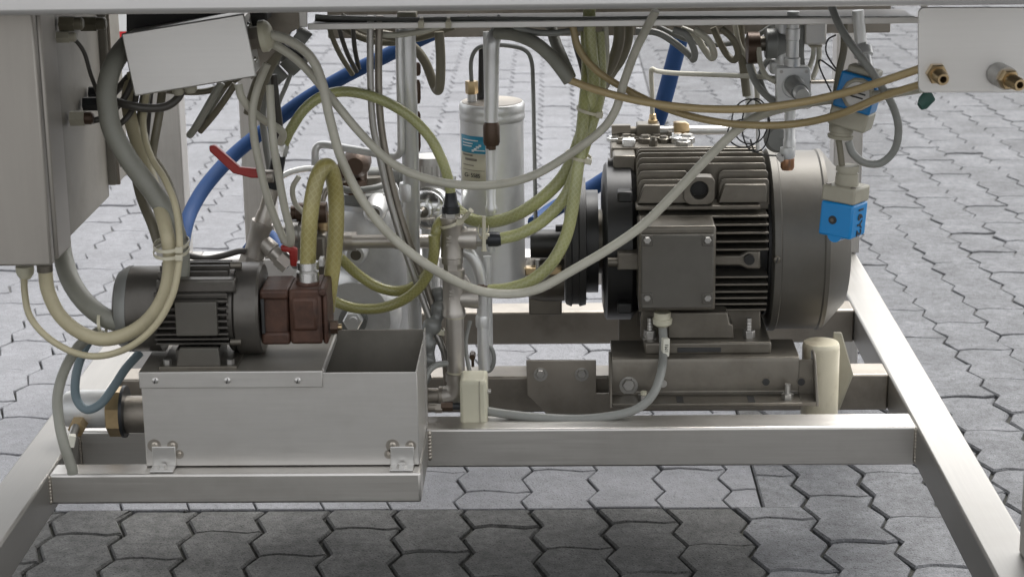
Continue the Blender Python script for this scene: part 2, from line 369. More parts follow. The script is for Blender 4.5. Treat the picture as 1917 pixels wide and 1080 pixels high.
# far ground and bedding
gm = MB().add([(-400, -400, -.04), (400, -400, -.04), (400, 400, -.04), (-400, 400, -.04)], [(0, 1, 2, 3)])
go = gm.build('ground', 'far_ground', smooth=False, origin=(0, 0, -.04)); go['kind'] = 'structure'
pav = MB().box((-4.5, -1.6, -.03), (4.5, 13.5, -.0085)).build('paving', 'joint_fill', smooth=False, origin=(0, 0, 0)); pav['kind'] = 'structure'
sb = MB().box((-4.5, 1.5, -.0084), (4.5, 13.5, -.0048)).build('joint_sand', 'sand', smooth=False, origin=(0, 0, 0)); sb.parent = pav
cells = []
def field(which):
    ang = math.radians(2.6) if which == 'A' else 0.0
    ca, sa = math.cos(ang), math.sin(ang)
    for ci in range(-44, 45):
        for ri in range(-12, 72):
            lx = ci*CW+(.03 if which == 'A' else 0); ly = (ri+(.5 if ci % 2 else 0)+(.17 if which == 'B' else .42))*PL
            x, y = lx*ca-ly*sa, lx*sa+ly*ca
            if abs(x) > 4.4 or y < -1.5 or y > 13.4: continue
            u, v = project((x, y, 0))
            m = 700 if y < 6 else 400
            if not (-m < u < 1917+m and -200 < v < 1500): continue
            poly = [((p[0]+lx)*ca-(p[1]+ly)*sa, (p[0]+lx)*sa+(p[1]+ly)*ca) for p in (OUT if which == 'A' and y < 1.0 else OUTB)]
            insB = [q[0] < XB and q[1] > YB for q in poly]
            right = x > XB and y > .62
            mt = 'paver_light' if which == 'B' else ('paver_dark_lit' if x > XB else 'paver_dark')
            if which == 'B':
                if not any(insB): continue
                full = all(insB)
                if not full:
                    poly = clip(clip(poly, 0, XB-.002, False), 1, YB+.0025, True)
                pieces = [poly]
            else:
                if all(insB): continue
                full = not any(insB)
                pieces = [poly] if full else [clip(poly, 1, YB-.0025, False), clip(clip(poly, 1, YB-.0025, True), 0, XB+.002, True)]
            for pc in pieces:
                if len(pc) < 3: continue
                cx = sum(p[0] for p in pc)/len(pc); cy = sum(p[1] for p in pc)/len(pc)
                if full: cx, cy = x, y
                uu, vv = project((cx, cy, 0)); vis = -80 < uu < 2000 and 0 < vv < 1150
                blocked = (.05 < cy < .45 and False)
                cells.append((vis, dep((cx, cy, 0)), full, ang, cx, cy, pc, mt))
field('A'); field('B')
cells.sort(key=lambda c: (not c[0], c[1]))
std = {}
stuffm = {}
cnt = 0
for (vis, dd, full, ang, cx, cy, pc, mt) in cells:
    tl = (random.gauss(0, .010), random.gauss(0, .010)); dz = random.gauss(0, .0010)
    if vis and cnt < 300:
        cnt += 1
        if full:
            key = (mt, random.randrange(8), cy >= 1.0)
            if key not in std:
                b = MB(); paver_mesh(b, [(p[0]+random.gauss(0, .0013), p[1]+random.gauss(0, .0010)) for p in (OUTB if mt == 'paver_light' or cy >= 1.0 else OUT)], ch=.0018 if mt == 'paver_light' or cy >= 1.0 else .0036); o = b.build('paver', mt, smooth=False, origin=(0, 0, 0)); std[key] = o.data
            else:
                o = bpy.data.objects.new('paver', std[key]); C.objects.link(o)
            o.location = (cx, cy, dz); o.rotation_euler = (tl[0], tl[1], ang+(PI if random.random() < .0 else 0))
        else:
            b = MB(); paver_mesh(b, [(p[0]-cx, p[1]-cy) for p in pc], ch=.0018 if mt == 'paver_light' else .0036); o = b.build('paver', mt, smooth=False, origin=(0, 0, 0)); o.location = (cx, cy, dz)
        o.parent = pav
        if 'base' in o: del o['base']
    else:
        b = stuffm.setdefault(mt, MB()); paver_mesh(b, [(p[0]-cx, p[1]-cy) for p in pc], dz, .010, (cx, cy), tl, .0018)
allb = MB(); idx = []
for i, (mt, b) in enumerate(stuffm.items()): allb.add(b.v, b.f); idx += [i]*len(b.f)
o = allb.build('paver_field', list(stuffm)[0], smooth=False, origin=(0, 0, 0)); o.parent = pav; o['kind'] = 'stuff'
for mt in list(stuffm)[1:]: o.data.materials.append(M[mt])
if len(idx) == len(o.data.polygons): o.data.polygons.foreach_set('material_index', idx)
else: print('PAVER COUNT', len(idx), len(o.data.polygons))

# ================================================================== MACHINE FRAME
ZB = P(1250, 800, 0).z                      # top of the bottom frame
XL, XR = -.7595, .5755; T = .060
YRIM = -.27; ZR = P(958, 18, YRIM).z                     # underside of the table rim
fr = thing('machine_frame', 'brushed stainless steel frame of square tubes carrying the whole machine', 'frame', ((XL+XR)/2, .3, 0))
def beam(a, b, name, m): return MB().box(a, b).build(name, m, fr, bevel=.0035)
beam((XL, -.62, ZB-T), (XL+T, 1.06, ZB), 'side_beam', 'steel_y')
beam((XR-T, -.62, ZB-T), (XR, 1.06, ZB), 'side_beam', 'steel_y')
beam((XL+T, 0, ZB-T), (XR-T, T, ZB-.0006), 'cross_beam', 'steel_x')
beam((XL+T, .245, ZB-T), (XR-T, .245+T, ZB-.0008), 'cross_beam', 'dull_steel')
beam((XL+T, .61, ZB-T), (XR-T, .61+T, ZB-.0006), 'cross_beam', 'dull_steel')
beam((XL+T, 1.0, ZB-T), (XR-T, 1.06, ZB-.0006), 'cross_beam', 'steel_x')
xe = P(788, 905, -.178).x
beam((XL+T, -.178, ZB-.044), (xe, -.134, ZB-.0006), 'outrigger_beam', 'steel_x')
beam((xe-.044, -.134, ZB-.046), (xe-.0006, 0, ZB-.0012), 'outrigger_beam', 'steel_y')
# welds: rows of small beads
def weld(a, b, n=10, r=.0026):
    mb = MB(); a = Vector(a); b = Vector(b); d = (b-a).normalized()
    for i in range(n):
        c = a+(b-a)*((i+.5)/n); l = (b-a).length/n*.95
        mb.lathe(c-d*l, c+d*l, [(0, .0004), (.25, r*.8), (.5, r), (.75, r*.8), (1, .0004)], 8)
    return mb.build('weld_seam', 'weld', fr)
weld((XR-T, -.001, ZB-T+.004), (XR-T, -.001, ZB-.004))
weld((XL+T, -.179, ZB-.042), (XL+T, -.179, ZB-.003), 8)
weld((xe+.001, -.002, ZB-.046), (xe+.001, -.002, ZB-.004), 8, .0035)
weld((XL+T, -.001, ZB-T+.004), (XL+T, -.001, ZB-.004))
# legs and feet, posts
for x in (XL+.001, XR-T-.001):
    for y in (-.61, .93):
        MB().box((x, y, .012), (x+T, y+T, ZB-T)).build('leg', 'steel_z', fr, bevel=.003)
        MB().lathe((x+T/2, y+T/2, 0), (x+T/2, y+T/2, .016), [(0, .045), (.5, .045), (1, .025)], 20).build('foot_pad', 'zinc', fr)
def post(x, y, t=T, name='post'): return MB().box((x, y, ZB), (x+t, y+t, ZR)).build(name, 'steel_z', fr, bevel=.003)
post(P(287, 400, 1.0).x, 1.0, .062)
post(P(457, 400, 1.0).x, 1.0, .058)
post(P(1560, 300, 1.0).x, 1.0, .055)
post(XL, -.62); 
fp = P(1930, 1040, -.52).x
MB().box((fp, -.52, ZB), (fp+T, -.46, ZR)).build('post', 'steel_z', fr, bevel=.003)
MB().box((XR, -.52, ZB-T), (fp+T, -.46, ZB)).build('post_bracket', 'steel_x', fr, bevel=.003)
# table rim and deck
XA, XZ = -1.05, 1.0
b = MB(); b.box((XA, YRIM, ZR-.002), (XZ, YRIM+.045, ZR+.062)); b.build('table_rim', 'rim_steel', fr, bevel=.008)
MB().box((XA, YRIM, ZR+.064), (XZ, .26, ZR+.10)).build('table_top', 'brushed', fr, bevel=.004)  # unseen from the camera; depth shaped for the shade it casts below
MB().box((XA, 1.0, ZR+.002), (XZ, 1.05, ZR+.062)).build('table_rim', 'steel_x', fr, bevel=.004)
# wiring tray under the rim
y0 = .06
b = MB(); xa, xb = P(576, 44, y0).x, P(1722, 44, y0).x
b.box((xa, y0, P(1100, 51, y0).z), (xb, y0+.003, P(1100, 39, y0).z)); b.build('tray_lip', 'sheet', fr, bevel=.001)
MB().box((xa, y0+.0035, P(1100, 51, y0).z), (xb, .20, P(1100, 51, y0).z+.002)).build('tray_floor', 'deck_dark', fr)  # dark colour paints in the shade under the table top
MB().box((xa-.012, y0-.001, P(576, 51, y0).z), (xa-.0005, y0+.003, ZR+.03)).build('tray_bracket', 'sheet', fr, bevel=.001)
MB().box((xb+.0005, y0-.001, P(576, 51, y0).z), (xb+.010, y0+.003, ZR+.03)).build('tray_bracket', 'sheet', fr, bevel=.001)
MB().box((xa, .30, P(900, 70, .30).z), (xb, .33, ZR+.0015)).build('tray_back_rail', 'dull_steel', fr, bevel=.002)
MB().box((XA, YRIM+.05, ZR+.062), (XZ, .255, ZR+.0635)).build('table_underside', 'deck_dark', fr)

# ================================================================== CONTROL CABINET
YC = -.20
zc0 = P(98, 498, YC).z; xcab = P(97, 497, YC).x
cab = thing('control_cabinet', 'tall grey sheet steel control cabinet hung at the frame\'s end', 'cabinet', (xcab-.15, 0, zc0))
MB().box((xcab-.30, YC, zc0), (xcab-.0, YC+.018, ZR)).build('door', 'cabinet', cab, bevel=.003)
MB().box((xcab-.30, YC+.028, zc0+.001), (xcab+.002, YC+.105, ZR)).build('door_frame', 'cabinet', cab, bevel=.004)
MB().box((xcab-.30, YC+.0185, zc0+.004), (xcab-.012, YC+.0275, ZR)).build('door_seal', 'rubber', cab)
MB().box((xcab-.30, YC+.1055, zc0+.003), (xcab-.010, .20, ZR)).build('side_panel', 'grimy_shaded', cab, bevel=.003)  # darker than the door: the turned side's shade put into the colour
MB().box((xcab-.30, .2005, zc0+.02), (xcab+.002, .29, ZR)).build('rear_panel', 'grimy_shaded', cab, bevel=.004)  # rear part of that side, shaded by colour too
MB().box((xcab-.004, .205, zc0+.02), (xcab+.006, .212, ZR)).build('hinge_strip', 'dull_steel', cab, bevel=.002)
for z in (zc0+.045, ZR-.05):
    MB().lathe((xcab+.006, .222, z), (xcab+.006, .222, z+.03), [(0, .004), (1, .004)], 12).build('hinge_pin', 'zinc', cab)
def gland_x(parent, x, y, Y, rpx, L=.03, m1='brown_fit', m2='beige_plastic'):
    p = P(x, y, Y); r = S(rpx, p)
    MB().lathe((xcab-.006, Y, p.z), (xcab+L*.55, Y, p.z), [(0, r*1.25), (1, r*1.25)], 6).build('cable_gland', m1, parent)
    MB().lathe((xcab+L*.5, Y, p.z), (xcab+L, Y, p.z), [(0, r), (.8, r), (1, r*.7)], 16).build('cable_gland', m2, parent)
gland_x(cab, 130, 222, -.02, 12, .026, 'beige_plastic', 'brown_fit')
gland_x(cab, 150, 195, .06, 11, .03, 'black_fit', 'black_fit')
gland_x(cab, 155, 175, .10, 11, .03, 'black_fit', 'black_fit')
gland_x(cab, 115, 70, -.06, 9, .02, 'beige_plastic', 'beige_plastic')
gland_x(cab, 125, 45, -.04, 12, .026, 'olive_cable', 'olive_cable')
gland_x(cab, 160, 45, .08, 12, .03, 'olive_cable', 'olive_cable')
b = MB(); cylv(b, 47, 498, 522, -.12, 17, [(0, .55), (.35, .9), (.6, 1), (1, 1)]); b.build('bottom_gland', 'cream', cab)
b = MB(); cylv(b, 84, 496, 508, -.14, 15); b.build('bottom_gland', 'dark_steel', cab)

# ================================================================== JUNCTION BOX
YJ = -.04
jc = P(354, 104, YJ); k = S(1, jc); R = Matrix.Rotation(-math.radians(8.6), 3, 'Y')
jb = thing('junction_box', 'small tilted brushed metal junction box hanging below the table rim', 'box', (jc.x, YJ+.03, jc.z-.05))
MB().box((jc.x-118*k, YJ, jc.z-60*k), (jc.x+117*k, YJ+.004, jc.z+60*k), R, jc).build('cover', 'brushed', jb, bevel=.003)
MB().box((jc.x-114*k, YJ+.0045, jc.z-57*k), (jc.x+114*k, YJ+.062, jc.z+57*k), R, jc).build('housing', 'sheet', jb, bevel=.003)
for dz in (-32, 34):
    for sx in (-1, 1):
        a = jc+R @ Vector((sx*113*k, .025, dz*k)); a2 = a+R @ Vector((sx*6*k, 0, 0))
        MB().lathe(a, a2, [(0, .0045), (.6, .004), (1, .002)], 12).build('screw', 'chrome', jb)
g = jc+R @ Vector((114*k, .03, 8*k)); g2 = g+R @ Vector((.03, 0, 0))
MB().lathe(g, g+(g2-g)*.45, [(0, .017), (1, .017)], 6).build('cable_gland', 'dull_steel', jb)
MB().lathe(g+(g2-g)*.45, g2, [(0, .022), (.5, .022), (.8, .018), (1, .012)], 20).build('cable_gland', 'cream', jb)
for dx in (18, 42):
    a = jc+R @ Vector(((-60+dx)*k, .03, -57*k)); MB().lathe(a, a+Vector((.001, 0, -.014)), [(0, .009), (.7, .009), (1, .006)], 12).build('cable_gland', 'beige_plastic', jb)
b = MB(); polyp(b, [(236, 24), (500, 24), (500, 40), (470, 60), (245, 92), (236, 70)], YJ+.066, .05); b.build('dark_block', 'rubber', jb, bevel=.003)  # black block behind the box top, up to the table rim
# gusset plate behind it
b = MB(); polyp(b, [(482, 22), (575, 22), (575, 45), (543, 62), (480, 142), (470, 150), (455, 60)], .075, .004)
tag(b.build('gusset_plate', 'dull_steel', bevel=.001), 'folded grey sheet gusset beside the tilted junction box', 'plate')
# solenoid / hidden grey fitting under the gusset
sf = thing('angled_plug', 'grey cylindrical electrical plug pointing down behind the gusset plate', 'plug', P(545, 150, .16))
b = MB(); lat(b, (575, 78, .14), (555, 62, .14), 17); b.build('plug_end', 'grey_fit', sf)
b = MB(); lat(b, (530, 92, .15), (565, 128, .15), 25, [(0, .8), (.3, .8), (.32, 1), (.8, 1), (1, .85)]); b.build('plug_body', 'grey_fit', sf, )
b = MB(); lat(b, (510, 130, .15), (530, 152, .15), 14); b.build('plug_elbow', 'grey_cable', sf)
b = MB(); lat(b, (528, 85, .14), (566, 112, .13), 6); b.build('clamp_band', 'rubber', sf)

# ================================================================== RIGHT CONNECTION PLATE
YR = -.125
cp = thing('connection_plate', 'rounded stainless plate with two brass hose nipples under the table rim', 'plate', P(1820, 174, YR))
b = MB(); pts = []
x0, x1, yt, yb = 1719, 1990, 14, 174
for cx, cy, a0 in ((x0+12, yt+12, 180), (x1-12, yt+12, 270), (x1-12, yb-12, 0), (x0+12, yb-12, 90)):
    for q in range(5):
        a = math.radians(a0+q*22.5); pts.append((cx+12*math.cos(a), cy+12*math.sin(a)))
polyp(b, pts, YR, .004); b.build('plate', 'brushed', cp, bevel=.001)
def nipple(x, y, stand, side):
    o = cp
    if stand:
        b = MB(); p = P(x, y, YR); r = S(22, p); q = Vector((.20, -1, -.05)).normalized()
        b.lathe(p, p+q*.030, [(0, r), (1, r)], 24); b.build('collar', 'zinc', cp); p = p+q*.030
    else:
        p = P(x, y, YR); q = Vector((.06, -1, -.06)).normalized()
    r = S(20, p)
    MB().lathe(p, p+q*.010, [(0, r), (.85, r), (1, r*.9)], 6).build('hex_nut', 'brass', cp)
    p2 = p+q*.010; r2 = S(13, p)
    b = MB(); prof = [(0, r2), (.2, r2*.85), (.3, r2*1.05), (.5, r2*.8), (.55, r2*1.02), (.75, r2*.78), (.8, r2), (1, r2*.8), (1, r2*.5), (.3, r2*.45)]
    b.lathe(p2, p2+q*.030, prof, 20); b.build('hose_nipple', 'brass', cp)
    MB().lathe(p2+q*.010, p2+q*.011, [(0, r2*.46), (1, r2*.46)], 16).build('bore', 'ink', cp)
nipple(1752, 137, False, 0); nipple(1868, 139, True, 1)
b = MB(); b.lathe(P(1742, 178, -.08), P(1722, 200, -.09), [(0, S(16, P(1735, 185, -.1))), (.7, S(15, P(1735, 185, -.1))), (1, S(9, P(1735, 185, -.1)))], 14, sq=.5)
tag(b.build('green_lever', 'green'), 'small dark green lever end below the connection plate', 'lever')

# ================================================================== BIG ELECTRIC MOTOR
YM = .33; mc = P(1300, 450, YM); km = S(1, mc)
zm = mc.z
X_ = lambda x: P(x, 450, YM).x
mo = thing('electric_motor', 'big dark grey finned electric motor on a channel base', 'motor', (mc.x, YM, P(1300, 660, .2).z))
def mlathe(x0, x1, prof, name, m, seg=48, parent=mo, **kw):
    return MB().lathe((X_(x0), YM, zm), (X_(x1), YM, zm), [(t, r*km) for t, r in prof], seg).build(name, m, parent, **kw)
mlathe(1190, 1428, [(0, 118), (1, 118)], 'stator_body', 'black_paint')
fc = mlathe(1430, 1578, [(0, 164), (.02, 170), (.10, 170), (.115, 166.5), (.62, 166.5), (.64, 169), (.69, 169), (.72, 164), (.98, 121), (1, 110)], 'fan_cover', 'cover_paint', 64, bevel=0)
mlathe(1425, 1432, [(0, 140), (1, 140)], 'fan_shroud_ring', 'black_paint')
screw(fc, 1455, 487, YM-.147, 7, 'dark_steel'); 
# end shield
es = mlathe(1127, 1192, [(0, 118), (.06, 142), (.12, 147), (.8, 147), (.9, 140), (1, 132)], 'end_shield', 'black_paint', 48)
for (x, y) in ((1168, 370), (1168, 578)):
    b = MB(); bxp(b, x-12, x+16, y-10, y+10, YM-.125, .03); b.build('lug', 'black_paint', mo, bevel=.003)
b = MB(); bxp(b, 1156, 1199, 476, 506, YM-.15, .06); b.build('bolt_boss', 'motor_paint', mo, bevel=.002)
b = MB(); cylh(b, 1138, 1158, 491, YM-.14, 9, seg=12); b.build('bolt', 'dark_steel', mo)
b = MB(); bxp(b, 1148, 1190, 292, 330, YM-.02, .05); b.build('lug', 'motor_paint', mo, bevel=.003)
b = MB(); cylh(b, 1138, 1150, 308, YM, 12, seg=12); b.build('bolt', 'rubber', mo)
# upper fins: upright plates stepping down toward the front
def finplate(o, xa, xb, zlo, ztop, th=.0042, slant=14):
    pl = [(X_(xa), YM-o, zlo), (X_(xa+slant*.25), YM-o, ztop-.010), (X_(xa+slant*.6), YM-o, ztop-.002), (X_(xa+slant), YM-o, ztop), (X_(xb-4), YM-o, ztop), (X_(xb), YM-o, ztop-.004), (X_(xb+3), YM-o, zlo)]
    return MB().prism(pl, (0, th, 0)).build('cooling_fin', 'motor_paint', mo, bevel=.0012)
Rf = .1475
for o in (-.115, -.095, -.075, -.055, -.035, -.015, .005, .023, .041, .058, .074, .089):
    zt = zm+math.sqrt(Rf*Rf-o*o)
    if o < .07: finplate(o, 1186, 1424, zm+.07, zt)
    else:
        finplate(o, 1186, 1280, zm+.07, zt); finplate(o, 1332, 1426, zm+.07, zt)
zp1 = P(1300, 347, YM-.105).z; zp0 = P(1300, 381, YM-.105).z
for xa, xb in ((1190, 1279), (1335, 1423)):
    MB().prism([(X_(xa-2), YM-.105, zp0), (X_(xa+8), YM-.105, zp1-.004), (X_(xa+11), YM-.105, zp1), (X_(xb-4), YM-.105, zp1), (X_(xb), YM-.105, zp0)], (0, .012, 0)).build('fin_panel', 'motor_paint', mo, bevel=.0015)
# lifting eye: plate with a hole
ec = P(1309, 356, YM-.112); er = S(17, ec); b = MB(); N = 24
outer = []; sq = [(-1, -1), (1, -1), (1, .55), (.55, 1), (-.55, 1), (-1, .55)]
def sqp(a):
    dx, dz = math.cos(a), math.sin(a); t = min((S(29, ec)/abs(dx) if abs(dx) > 1e-6 else 9), (S(28 if dz < 0 else 25, ec)/abs(dz) if abs(dz) > 1e-6 else 9)); t = min(t, S(34, ec)); return t*dx, t*dz
vs_, fs_ = [], []
for kk in range(N):
    a = 2*PI*kk/N; ox, oz = sqp(a); ix, iz = er*math.cos(a), er*math.sin(a)
    vs_ += [(ec.x+ox, YM-.114, ec.z+oz), (ec.x+ix, YM-.114, ec.z+iz), (ec.x+ox, YM-.088, ec.z+oz), (ec.x+ix, YM-.088, ec.z+iz)]
for kk in range(N):
    a, c2 = kk*4, ((kk+1) % N)*4
    fs_ += [(a, c2, c2+1, a+1), (a+2, a+3, c2+3, c2+2), (a, a+2, c2+2, c2), (a+1, c2+1, c2+3, a+3)]
b.add(vs_, fs_); b.build('lifting_eye', 'motor_paint', mo, bevel=.001)
MB().lathe((ec.x, YM-.09, ec.z), (ec.x, YM-.07, ec.z), [(0, er*1.1), (1, er*1.1)], 20).build('eye_recess', 'black_paint', mo)
# shelf rib under the panel
b = MB(); bxp(b, 1190, 1424, 386, 394, YM-.118, .05); b.build('cooling_fin', 'motor_paint', mo, bevel=.002)
# front fins: level plates
for i, y in enumerate((403, 417, 431, 446, 461, 512, 526, 540, 553, 566, 579)):
    z = P(1380, y, YM-.12).z; o = min(math.sqrt(max(.0001, Rf*Rf-(z-zm)**2)), .142)
    MB().box((X_(1190), YM-o, z-.0018), (X_(1421), YM-.05, z+.0018)).build('cooling_fin', 'motor_paint', mo, bevel=.0012)
b = MB(); polyp(b, [(1336, 478), (1385, 478), (1400, 470), (1424, 470), (1424, 504), (1400, 504), (1385, 498), (1336, 498)], YM-.142, .05); b.build('tie_lug', 'motor_paint', mo, bevel=.003)
b = MB(); cyly(b, 1403, 487, YM-.150, YM-.13, 10, seg=12); b.build('bolt', 'black_paint', mo)
# rear and bottom fins, so the motor is round from elsewhere
for i in range(9):
    a = math.radians(100+i*20); MB().box((X_(1192), YM-.002, zm+.10), (X_(1420), YM+.002, zm+.14), Matrix.Rotation(a-math.radians(0), 3, 'X'), (X_(1300), YM, zm)).build('cooling_fin', 'motor_paint', mo) if 100 <= 100+i*20 <= 260 and math.sin(a) < .2 else None
# terminal box
YT = YM-.205
tb = MB(); bxp(tb, 1196, 1340, 424, 582, YT+.010, .085); tb = tb.build('terminal_box', 'motor_paint', mo, bevel=.004)
b = MB(); bxp(b, 1200, 1336, 440, 578, YT, .009); b.build('lid', 'cover_paint', tb, bevel=.0025)
for x in (1212, 1325):
    for y in (451, 559):
        b = MB(); bxp(b, x-11, x+10, y-10, y+10, YT-.0015, .003); b.build('corner_pad', 'cover_paint', tb, bevel=.001)
        cyl_ = MB(); cyly(cyl_, x, y, YT-.006, YT, 7.5, [(0, .8), (.3, 1), (1, 1)], 6); cyl_.build('bolt', 'zinc', tb)
b = MB(); cylv(b, 1240, 584, 611, YT+.03, 19, [(0, .55), (.2, .95), (.55, 1), (.6, .85), (1, .85)], 12); b.build('cable_gland', 'cream', mo)
# feet
zf0 = P(1300, 658, .16).z; zf1 = P(1300, 636, .16).z
MB().box((X_(1198), .145, zf0), (X_(1424), .50, zf1)).build('foot_plate', 'motor_paint', mo, bevel=.003)
b = MB(); polyp(b, [(1250, 634), (1250, 585), (1362, 585), (1366, 606), (1372, 608), (1375, 634)], .165, .05); b.build('foot_web', 'motor_paint', mo, bevel=.002)
b = MB(); polyp(b, [(1200, 636), (1200, 580), (1424, 580), (1424, 636)], .215, .02); b.build('foot_web', 'motor_paint', mo, bevel=.002)
b = MB(); bxp(b, 1268, 1350, 651, 659.5, .1435, .01); b.build('foot_slot', 'ink', mo, bevel=.001)
for x in (1217, 1402):
    b = MB(); cylv(b, x, 617, 634, .172, 12, [(0, 1), (1, 1)], 6); b.build('nut', 'zinc', mo, bevel=.001)
    b = MB(); cylv(b, x, 631, 636, .172, 14); b.build('washer', 'zinc', mo)
    b = MB(); cylv(b, x, 595, 618, .172, 5.5, [(0, 1), (.2, .85), (.25, 1), (.45, .85), (.5, 1), (.7, .85), (.75, 1), (1, .9)], 12); b.build('stud', 'zinc', mo)

# coupling disc and pump shaft left of the motor
cd = thing('flywheel_coupling', 'black coupling discs between the big motor and its pump', 'coupling', (X_(1090), YM, zm-.12))
mlathe(1057, 1096, [(0, 112), (.06, 118), (.3, 122), (.36, 118), (.64, 118), (.7, 122), (1, 119)], 'disc', 'rubber', 48, cd)
mlathe(1097, 1119, [(0, 96), (1, 96)], 'hub_plate', 'black_paint', 40, cd)
mlathe(1119, 1128, [(0, 60), (1, 60)], 'shaft', 'dark_steel', 30, cd)
hp = thing('hydraulic_pump', 'black cylindrical hydraulic pump body behind the yellow braided hoses', 'pump', (X_(1020), YM, zm-.10))
b = MB(); cylh(b, 993, 1057, 456, YM, 27); b.build('pump_body', 'black_paint', hp)
b = MB(); cylh(b, 985, 1057, 520, YM+.02, 44, [(0, .7), (.1, .9), (.4, 1), (1, 1)]); b.build('pump_housing', 'dark_steel', hp)
b = MB(); cylh(b, 1040, 1057, 428, YM, 8, seg=12); b.build('port', 'black_paint', hp)
b = MB(); cylv(b, 1007, 486, 512, YM-.06, 4.5, seg=10); b.build('stud', 'zinc', hp)
b = MB(); bxp(b, 983, 1052, 502, 516, YM-.055, .02); b.build('clamp_bar', 'brass', hp, bevel=.002)
b = MB(); bxp(b, 990, 1052, 556, 590, YM+.02, .29); b.build('pump_foot', 'dark_steel', hp, bevel=.003)

# ================================================================== MOTOR BASE CHANNEL
mb_ = thing('channel_base', 'dark folded steel channel base under the big motor', 'base', P(1336, 768, .17))
yk = .130
xa, xb = P(1145, 700, yk).x, P(1496, 700, yk).x; xw = P(1522, 700, yk).x
zt = P(1336, 668, yk).z; zl = P(1336, 737, yk).z
pf = lambda x: [(x, .22, zt), (x, yk+.008, zt), (x, yk+.002, zt-.003), (x, yk, zt-.008), (x, yk, zl+.004), (x, yk-.004, zl), (x, yk-.045, zl), (x, yk-.045, zl-.005), (x, yk+.001, zl-.005), (x, yk+.005, zl-.002), (x, yk+.005, zt-.007), (x, yk+.010, zt-.005), (x, .22, zt-.005)]
MB().prism(pf(xa), (xb-xa, 0, 0)).build('channel', 'motor_paint', mb_, bevel=.001)
MB().prism([(xb, yk, zt-.006), (xb, yk, zl), (xb, yk-.045, zl), (xb, yk-.045, zl-.005), (xb, yk+.005, zl-.005), (xb, yk+.005, zt-.006)], (xw-xb, 0, 0)).build('channel_end', 'motor_paint', mb_)
for x in (xa-.004, xw):
    MB().prism([(x, yk+.03, zt+.001), (x, yk+.006, zt+.001), (x, yk-.003, zt-.006), (x, yk-.046, zl-.006), (x, yk+.03, zl-.006)], (.004, 0, 0)).build('end_plate', 'motor_paint', mb_, bevel=.001)
bolt(mb_, 1177, 722, yk, 12, .010)
for x, y, r in ((1241, 718, 10), (1434, 715, 9), (1500, 715, 9)):
    b = MB(); cyly(b, x, y, yk-.0012, yk+.004, r, [(0, .8), (0, 1), (1, 1)]); o = b.build('hole_rim', 'dark_steel', mb_)
    b = MB(); cyly(b, x, y, yk-.0016, yk+.002, r*.78); b.build('hole', 'ink' if x != 1241 else 'zinc', o)
for x in (1272, 1405):
    b = MB(); p = P(x, 752, yk-.02); b.box((p.x-.005, yk-.040, zl-.0005), (p.x+.005, yk-.012, zl+.0008)); b.build('slot', 'ink', mb_)
for x, h in ((1474, 30), (1205, 10)):
    p = P(x, 752, yk-.025); MB().lathe((p.x, yk-.025, zl), (p.x, yk-.025, zl+.008), [(0, .009), (1, .009)], 6).build('nut', 'zinc', mb_)
    MB().lathe((p.x, yk-.025, zl+.008), (p.x, yk-.025, zl+.008+h*.0005), [(0, .0045), (1, .0045)], 10).build('stud', 'zinc' if h > 20 else 'cream', mb_)
MB().box((xa+.06, .205, ZB), (xb-.05, .30, zl+.02)).build('support_pad', 'dark_steel', mb_)
MB().box((xa+.02, .42, ZB), (xb-.06, .47, zt)).build('rear_rail', 'motor_paint', mb_, bevel=.002)
# mounting angle with two bolts
ma = thing('mounting_angle', 'grey steel angle plate with two hex bolts beside the motor base', 'bracket', P(1050, 775, .2))
b = MB(); polyp(b, [(985, 675), (1116, 675), (1116, 737), (1170, 737), (1170, 776), (1024, 776), (987, 740)], .205, .006); b.build('plate', 'dull_steel', ma, bevel=.001)
MB().box((P(1024, 776, .205).x, .211, P(1050, 776, .205).z), (P(1145, 776, .205).x, .245, P(1050, 776, .205).z+.006)).build('flange', 'dull_steel', ma)
for x in (1012, 1089): bolt(ma, x, 701, .205, 9, .008)

# cream buffer block behind the base
cb = thing('cream_buffer', 'cream plastic column with brown stains behind the motor base\'s end', 'buffer', P(1537, 860, .15))
p = P(1537, 645, .20); r = S(35, p)
MB().lathe((p.x, .20, ZB-.055), (p.x, .20, P(1537, 640, .20).z), [(0, r), (.93, r), (.975, r*.975), (1, r*.92)], 36).build('column', 'cream_stain', cb)
b = MB(); polyp(b, [(1560, 622), (1576, 622), (1598, 702), (1572, 768), (1560, 772)], .24, .004); b.build('side_plate', 'beige_plastic', cb, bevel=.002)

# ================================================================== TANK WITH SMALL PUMP SET
YF = -.150
zt0 = P(520, 698, YF).z; zt1 = ZB+.001
xa, xb = P(269, 790, YF).x, P(783, 790, YF).x; YK = YF+.172
tk = thing('sheet_tank', 'open topped stainless sheet tank standing on the low beam', 'tank', ((xa+xb)/2, (YF+YK)/2, zt1))
MB().box((xa, YF, zt1), (xb, YF+.002, zt0)).build('front_wall', 'sheet', tk, bevel=.0008)
MB().box((xa, YK-.002, zt1), (xb, YK, zt0+.010)).build('back_wall', 'grimy_shaded', tk, bevel=.0008)
MB().box((xa, YF+.0022, zt1), (xa+.002, YK-.0022, zt0)).build('side_wall', 'sheet', tk)
MB().box((xb-.002, YF+.0022, zt1), (xb, YK-.0022, zt0)).build('side_wall', 'sheet', tk)
MB().box((xa+.002, YF+.0022, zt1+.001), (xb-.002, YK-.0022, zt1+.003)).build('floor_plate', 'dull_steel', tk)
MB().box((xb-.0005, YK-.022, zt1), (xb+.0015, YK+.001, zt0+.012)).build('corner_post', 'sheet', tk)
xl = P(604, 700, YF).x
ld = MB().box((xa-.002, YF-.002, zt0+.0005), (xl, YK-.003, zt0+.0035)).build('lid', 'grimy_shaded', tk, bevel=.0008)
